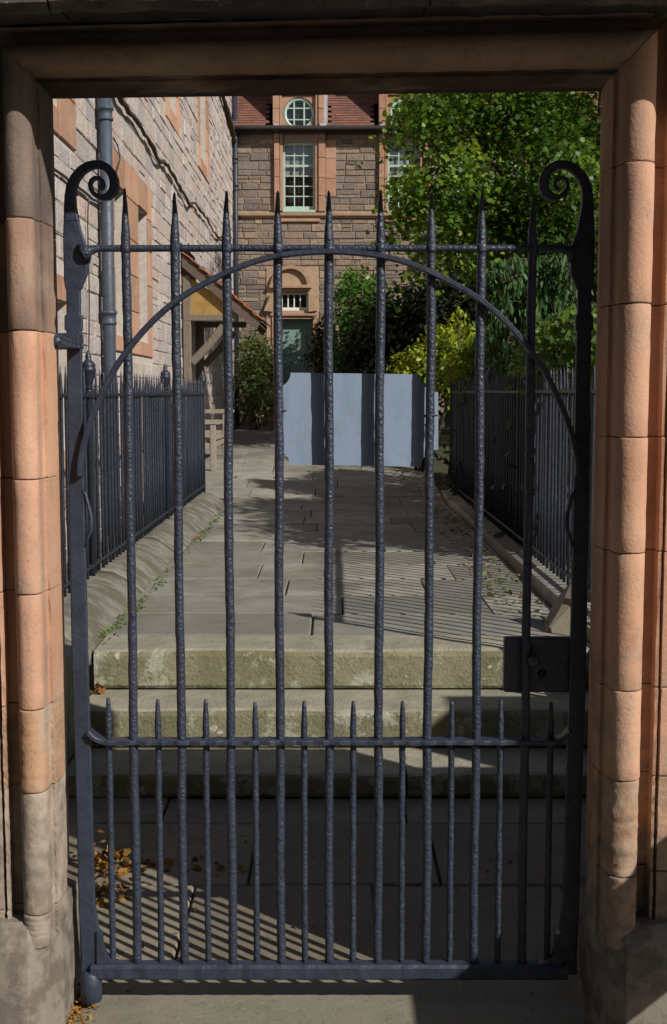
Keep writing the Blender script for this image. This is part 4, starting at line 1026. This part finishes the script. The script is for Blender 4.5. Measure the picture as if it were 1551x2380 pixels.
def blob_leaves(blobs, per, clump, spread, size, upbias=.5, shell=.55, bim=False):
    """blobs: (cx,cy,cz,rx,ry,rz,n_clumps). Leaves gather in clumps near each blob's skin."""
    C = []; Nn = []; S_ = []; T = []
    for (cx_, cy_, cz_, rx, ry, rz_, nc) in blobs:
        d = nrg.normal(size=(nc, 3)); d /= np.linalg.norm(d, axis=1, keepdims=True)
        rad = shell + (1 - shell) * nrg.random(nc) ** .6
        rad *= 1 + .18 * np.sin(d[:, 0] * 5 + d[:, 2] * 4 + cx_) + nrg.normal(size=nc) * .06
        cc = np.array([cx_, cy_, cz_]) + d * rad[:, None] * np.array([rx, ry, rz_])
        ct = nrg.random(nc)
        if bim: ct = np.where(nrg.random(nc) < .42, nrg.uniform(.75, 1.15, nc), nrg.uniform(0, .5, nc))
        for i in range(nc):
            k = int(per * nrg.uniform(.6, 1.4)); q = nrg.normal(size=(k, 3)) * spread * np.array([1, 1, .55]); q[:, 2] -= .35 * (q[:, 0] ** 2 + q[:, 1] ** 2) / spread
            C.append(cc[i] + q); nn = nrg.normal(size=(k, 3)) * .75 + d[i] * .6 + np.array([0, 0, upbias]); Nn.append(nn)
            S_.append(size * nrg.uniform(.6, 1.25, k)); T.append(np.clip(ct[i] * .75 + nrg.normal(size=k) * .14 + .05, 0, 1))
    return np.concatenate(C), np.concatenate(Nn), np.concatenate(S_), np.concatenate(T)
def limbs(mb, base, tops, r0):
    base = Vector(base)
    for t in tops:
        t = Vector(t); pts = []
        for i in range(9):
            s = i / 8; pts.append(base.lerp(t, s) + Vector((rnd.uniform(-.06, .06), rnd.uniform(-.06, .06), .25 * math.sin(s * math.pi))) * (1 if 0 < i < 8 else 0))
        mb.tube(pts, [r0 * (1 - .85 * i / 8) for i in range(9)], 7)
def tree(label, trunk_xyz, fork_z, blobs, per, spread, size, shape, mat, r0=.16, shell=.5, tshift=0.0, dens=1.0, ub=.5):
    blobs = [(*b[:6], max(6, int(b[6] * dens))) for b in blobs]
    t = empty('maple_tree' if mat == 'maple' else 'garden_tree', trunk_xyz, label, 'tree', 'garden trees')
    mb = MB(); f = (trunk_xyz[0] + .1, trunk_xyz[1], fork_z)
    mb.tube([trunk_xyz, (trunk_xyz[0] + .06, trunk_xyz[1] + .03, (trunk_xyz[2] + fork_z) / 2), f], [r0 * 1.3, r0, r0 * .85], 10)
    limbs(mb, f, [(b[0], b[1], b[2]) for b in blobs], r0 * .6)
    obj('trunk', mb, M['bark'], t)
    c, nn, s, tt = blob_leaves(blobs, per, 0, spread, size, ub, shell, mat == 'maple')
    leaves('crown', c, nn, s, shape, mat, t, tt + tshift); return t
def PB(x, y, Y, rx, ry, rz_, n_): q = PY(x, y, Y); return (q.x, Y, q.z, rx, ry, rz_, n_)
tree('large green maple turning yellow, overhanging the right of the path', (3.6, 18.6, zpath(18)), 2.6,
     [PB(1010, 235, 17.6, .55, .8, .45, 44), PB(1030, 400, 17.2, .40, .7, .55, 40), PB(985, 480, 17.0, .30, .5, .42, 24), PB(1110, 330, 18.6, .7, 1.0, .7, 56), PB(1130, 480, 18.2, .75, 1.0, .65, 54), PB(1050, 545, 17.4, .5, .8, .38, 26),
      PB(1200, 250, 18.6, 1.0, 1.3, .9, 90), PB(1290, 370, 17.2, .9, 1.1, .8, 80), PB(1240, 500, 17.8, .9, 1.1, .7, 70), PB(1380, 260, 18.0, 1.2, 1.4, 1.2, 90), PB(1400, 500, 18.2, 1.2, 1.3, 1.0, 80),
      PB(1150, 120, 19.0, 1.6, 1.6, 1.3, 90), PB(1420, 60, 19.0, 1.9, 1.9, 1.6, 110), (5.6, 18.2, 5.2, 1.7, 1.8, 1.6, 110), (7.2, 18.0, 5.2, 1.6, 1.9, 2.2, 90), (5.4, 20.0, 4.3, 1.7, 1.6, 1.5, 80)],
     135, .25, .080, MAPLE, 'maple', .2, .2, -.1, .27, .8)
tree('leafy tree standing behind the wall to the right, shading the path', (4.9, 6.6, PZT), 2.4,
     [(4.25, 7.25, 3.5, .9, .75, .7, 70), (5.0, 6.9, 4.3, 1.1, .8, .8, 70), (3.95, 8.2, 3.3, .75, .8, .65, 60), (3.45, 9.3, 3.4, .75, .8, .6, 60), (4.4, 8.5, 4.2, .9, .8, .7, 60), (5.6, 7.8, 4.7, 1.1, 1.0, .9, 60)],
     34, .22, .15, OVAL, 'green', .14, .3)
def shrub(name, label, blobs, per, spread, size, shape, mat, stem=None, shell=.6, upbias=.5, cat='shrub', droop=None, tshift=0.0):
    b0 = blobs[0]; z0 = zpath(b0[1]) if stem is None else stem
    t = empty(name, (b0[0], b0[1], z0), label, cat)
    mb = MB()
    for b in blobs:
        for _ in range(3): mb.tube([(b0[0] + rnd.uniform(-.1, .1), b0[1] + rnd.uniform(-.1, .1), z0), ((b0[0] + b[0]) / 2, (b0[1] + b[1]) / 2, (z0 + b[2]) / 2 + .05), (b[0] + rnd.uniform(-.3, .3) * b[3], b[1], b[2] + .3 * b[5])], [.025, .018, .006], 6)
    obj('stems', mb, M['bark'], t)
    c, nn, s, tt = blob_leaves(blobs, per, 0, spread, size, upbias, shell)
    leaves('foliage', c, nn, s, shape, mat, t, tt + tshift, droop=droop); return t
# glossy round bush right of the far door
shrub('laurel_bush', 'bright green rounded bush right of the far green door', [PB(838, 705, 24.6, .52, .6, .70, 80), PB(822, 775, 24.5, .40, .5, .65, 50), PB(872, 765, 24.8, .55, .6, .9, 66)], 34, .14, .095, OVAL, 'laurel')
# dark evergreen behind
shrub('yew_tree', 'dense dark evergreen in deep shade under the maple', [PB(910, 790, 23.8, .7, .7, 1.1, 100), PB(1000, 750, 23.6, 1.0, .9, 1.3, 130), PB(1110, 740, 23.2, 1.1, 1.0, 1.5, 130), PB(1230, 720, 22.8, 1.3, 1.1, 1.7, 130), (4.9, 22.5, 3.0, 1.6, 1.2, 2.2, 120)], 30, .24, .15, OVAL, 'dark', cat='tree', shell=.2)
# golden shrub
shrub('golden_shrub', 'bright yellow green shrub behind the end of the right railing', [PB(985, 835, 15.6, .36, .4, .30, 40), PB(1045, 800, 15.6, .34, .4, .34, 40), PB(950, 868, 15.5, .2, .3, .2, 16), PB(1085, 840, 15.2, .3, .4, .3, 26)], 30, .10, .085, OVAL, 'yellowleaf')
# feathery conifer
c = []; nn = []; s = []; t_ = []
cf = empty('weeping_conifer', (2.15, 12.4, PZT), 'feathery blue green drooping conifer above the right railing', 'tree')
mb = MB().tube([(2.15, 12.4, PZT), (2.1, 12.4, 2.2), (2.05, 12.4, 2.9)], [.09, .07, .03], 8)
for i in range(90):
    z = rnd.uniform(1.7, 2.85); a = rnd.uniform(0, 6.28); L = rnd.uniform(.35, .75) * (1.1 - (z - 1.7) * .4)
    p0 = Vector((2.1, 12.4, z)); p1 = p0 + Vector((math.cos(a) * L, math.sin(a) * L, .08)); p2 = p1 + Vector((math.cos(a) * .12, math.sin(a) * .12, -rnd.uniform(.25, .6)))
    mb.tube([p0, p0.lerp(p1, .6) + Vector((0, 0, .06)), p1, p2], [.014, .01, .007, .003], 5)
    for k in range(70):
        f = rnd.random(); q = p0.lerp(p1, .3 + .7 * f) if rnd.random() < .4 else p1.lerp(p2, f)
        q = q + Vector((rnd.gauss(0, .05), rnd.gauss(0, .05), rnd.gauss(0, .04) - .04)); c.append(q[:]); nn.append((rnd.gauss(0, 1), rnd.gauss(0, 1), rnd.gauss(0, .4))); s.append(rnd.uniform(.07, .14)); t_.append(rnd.random())
obj('branches', mb, M['bark'], cf)
leaves('foliage', np.array(c), np.array(nn), np.array(s), SLIM, 'fir', cf, np.array(t_), droop=(0.01, .02, 1))
# climbing plants above right railing
shrub('rose_bush', 'leafy green climbing shrub spilling over the right railing spikes', [PB(1300, 800, 8.6, .22, .35, .18, 30), PB(1340, 770, 8.2, .22, .3, .22, 24), PB(1270, 830, 9.4, .25, .4, .16, 24)], 20, .075, .075, OVAL, 'green')
shrub('rose_bush', 'low mixed green shrub between the golden shrub and the railing', [PB(1160, 820, 13.6, .42, .4, .28, 56), PB(1105, 845, 14.0, .32, .4, .24, 40), PB(1235, 825, 12.6, .42, .4, .26, 50), PB(1300, 835, 11.6, .35, .4, .22, 36)], 30, .09, .08, OVAL, 'yellowleaf', tshift=-.15)
v = PY(1068, 745, 15.0); shrub('tall_shoot', 'single tall leafy shoot rising above the golden shrub', [(v.x, 15.0, v.z, .03, .03, .22, 12)], 5, .04, .07, OVAL, 'yellowleaf')
# hedge behind the right railing
c, nn, s, tt = blob_leaves([(1.95, y, .95, .42, .5, .78, 46) for y in np.arange(8.6, 15.2, .75)], 34, 0, .16, .10, .2, .35)
hd = empty('hedge', (1.95, 11.8, PZT), 'dark clipped hedge in deep shade behind the right railing', 'hedge')
leaves('foliage', c, nn, s, OVAL, 'dark', hd, tt)
mb = MB()
for y in np.arange(8.5, 15.3, .3): mb.tube([(1.95, y, PZT - .02), (1.95 + rnd.uniform(-.1, .1), y + rnd.uniform(-.1, .1), 1.0), (1.95 + rnd.uniform(-.3, .3), y, 1.5)], [.03, .02, .01], 5)
obj('stems', mb, M['bark'], hd)
# climber left of the far door, and low plants
shrub('climbing_shrub', 'greenish grey climbing shrub between the porch and the far door', [PB(592, 830, 24.6, .26, .35, .55, 50), PB(585, 900, 24.4, .28, .35, .5, 36), PB(612, 850, 24.9, .2, .3, .5, 30), PB(618, 910, 24.9, .22, .3, .45, 26)], 30, .12, .085, OVAL, 'ivy', cat='shrub')
shrub('ivy_patch', 'dark straggling creeper at the right foot of the far doorway', [PB(755, 800, 25.3, .22, .2, .6, 40), PB(770, 880, 25.0, .3, .3, .6, 40)], 26, .12, .09, OVAL, 'dark')

# ------------------------------------------------------------------ fallen leaves, moss, dirt
def scatter(name, label, cat, spots, size, mat, kind='stuff', flat=.5, shape=MAPLE):
    C = []; T = []
    for (x, y, z, sx, sy, hgt, n_) in spots:
        q = nrg.normal(size=(n_, 3)); pz = np.abs(nrg.normal(size=n_)) * hgt * np.exp(-.5 * (q[:, 0] ** 2 + q[:, 1] ** 2))
        C.append(np.stack([x + q[:, 0] * sx, y + q[:, 1] * sy, z + .004 + pz], 1)); T.append(nrg.random(n_))
    C = np.concatenate(C); n_ = len(C); N_ = np.tile(np.array([0, 0, 1.0]), (n_, 1)) + nrg.normal(size=(n_, 3)) * flat
    return leaves(name, C, N_, size * nrg.uniform(.5, 1.2, n_), shape, mat, None, np.concatenate(T), kind=kind, label=label, cat=cat)
p = PZ(250, 2010, GZ); p2 = PZ(245, 2085, GZ)
scatter('fallen_leaves', 'heap of rusty fallen leaves against the left of the landing', 'leaves', [(p.x - .01, p.y, GZ, .06, .05, .045, 110), (p2.x - .02, p2.y, GZ, .05, .045, .04, 90), (p.x + .16, p.y - .04, GZ, .12, .04, .01, 34), (p2.x + .25, p2.y - .1, GZ, .25, .2, .004, 14)], .034, 'litter')
p = PZ(180, 2345, GZ)
scatter('leaf_dirt', 'brown crumbly dirt and leaf bits at the foot of the left jamb', 'dirt', [(p.x, p.y + .02, GZ, .03, .06, .02, 260), (p.x - .03, p.y - .1, GZ, .03, .07, .02, 240)], .018, 'litter', shape=OVAL)
scatter('leaf_bits', 'scattered leaf crumbs and grit across the shaded landing', 'leaves', [(rnd.uniform(-1, 1), rnd.uniform(3.3, 4.8), GZ, .2, .15, .001, 9) for _ in range(22)], .016, 'litter', shape=OVAL)
p = PZ(236, 1606, .22)
scatter('fallen_leaf', 'crumpled orange leaf at the left end of the middle step', 'leaf', [(p.x, p.y - .03, .222, .018, .012, .02, 7)], .05, 'litter', kind=None)
sp_l = []
for y in np.arange(5.9, 13, .22): sp_l.append((-1.10 + rnd.uniform(-.02, .03), y, PZT, .022, .10, .012, rnd.choice((6, 14, 26, 40))))
scatter('kerb_moss', 'thin line of moss and weeds along the left kerb foot', 'moss', sp_l, .025, 'green', shape=OVAL)
sp_l = [(1.05 + rnd.uniform(-.08, .1), y, PZT, .06, .1, .03, 14) for y in np.arange(6.2, 12.5, .3)]
scatter('edge_weeds', 'weeds and dead leaves along the shaded right edge of the path', 'weeds', sp_l, .05, 'ivy', shape=OVAL)
for k, (x, y) in enumerate(((454, 1254), (548, 1040), (765, 1076), (318, 1418), (640, 1086))):
    q = PZ(x, y, PZT) if y > 1100 else PY(x, y, 15.0); z = zpath(q.y)
    scatter('fallen_leaf', ['small orange leaf by the left kerb foot', 'orange leaf on the sunlit paving before the bench', 'pale leaf on the paving just under the sign', 'pale dry leaf on the paving near the top step', 'pale leaf on the paving left of the sign foot'][k], 'leaf', [(q.x, q.y, z, .004, .004, .01, 2)], .06, 'litter', kind=None)
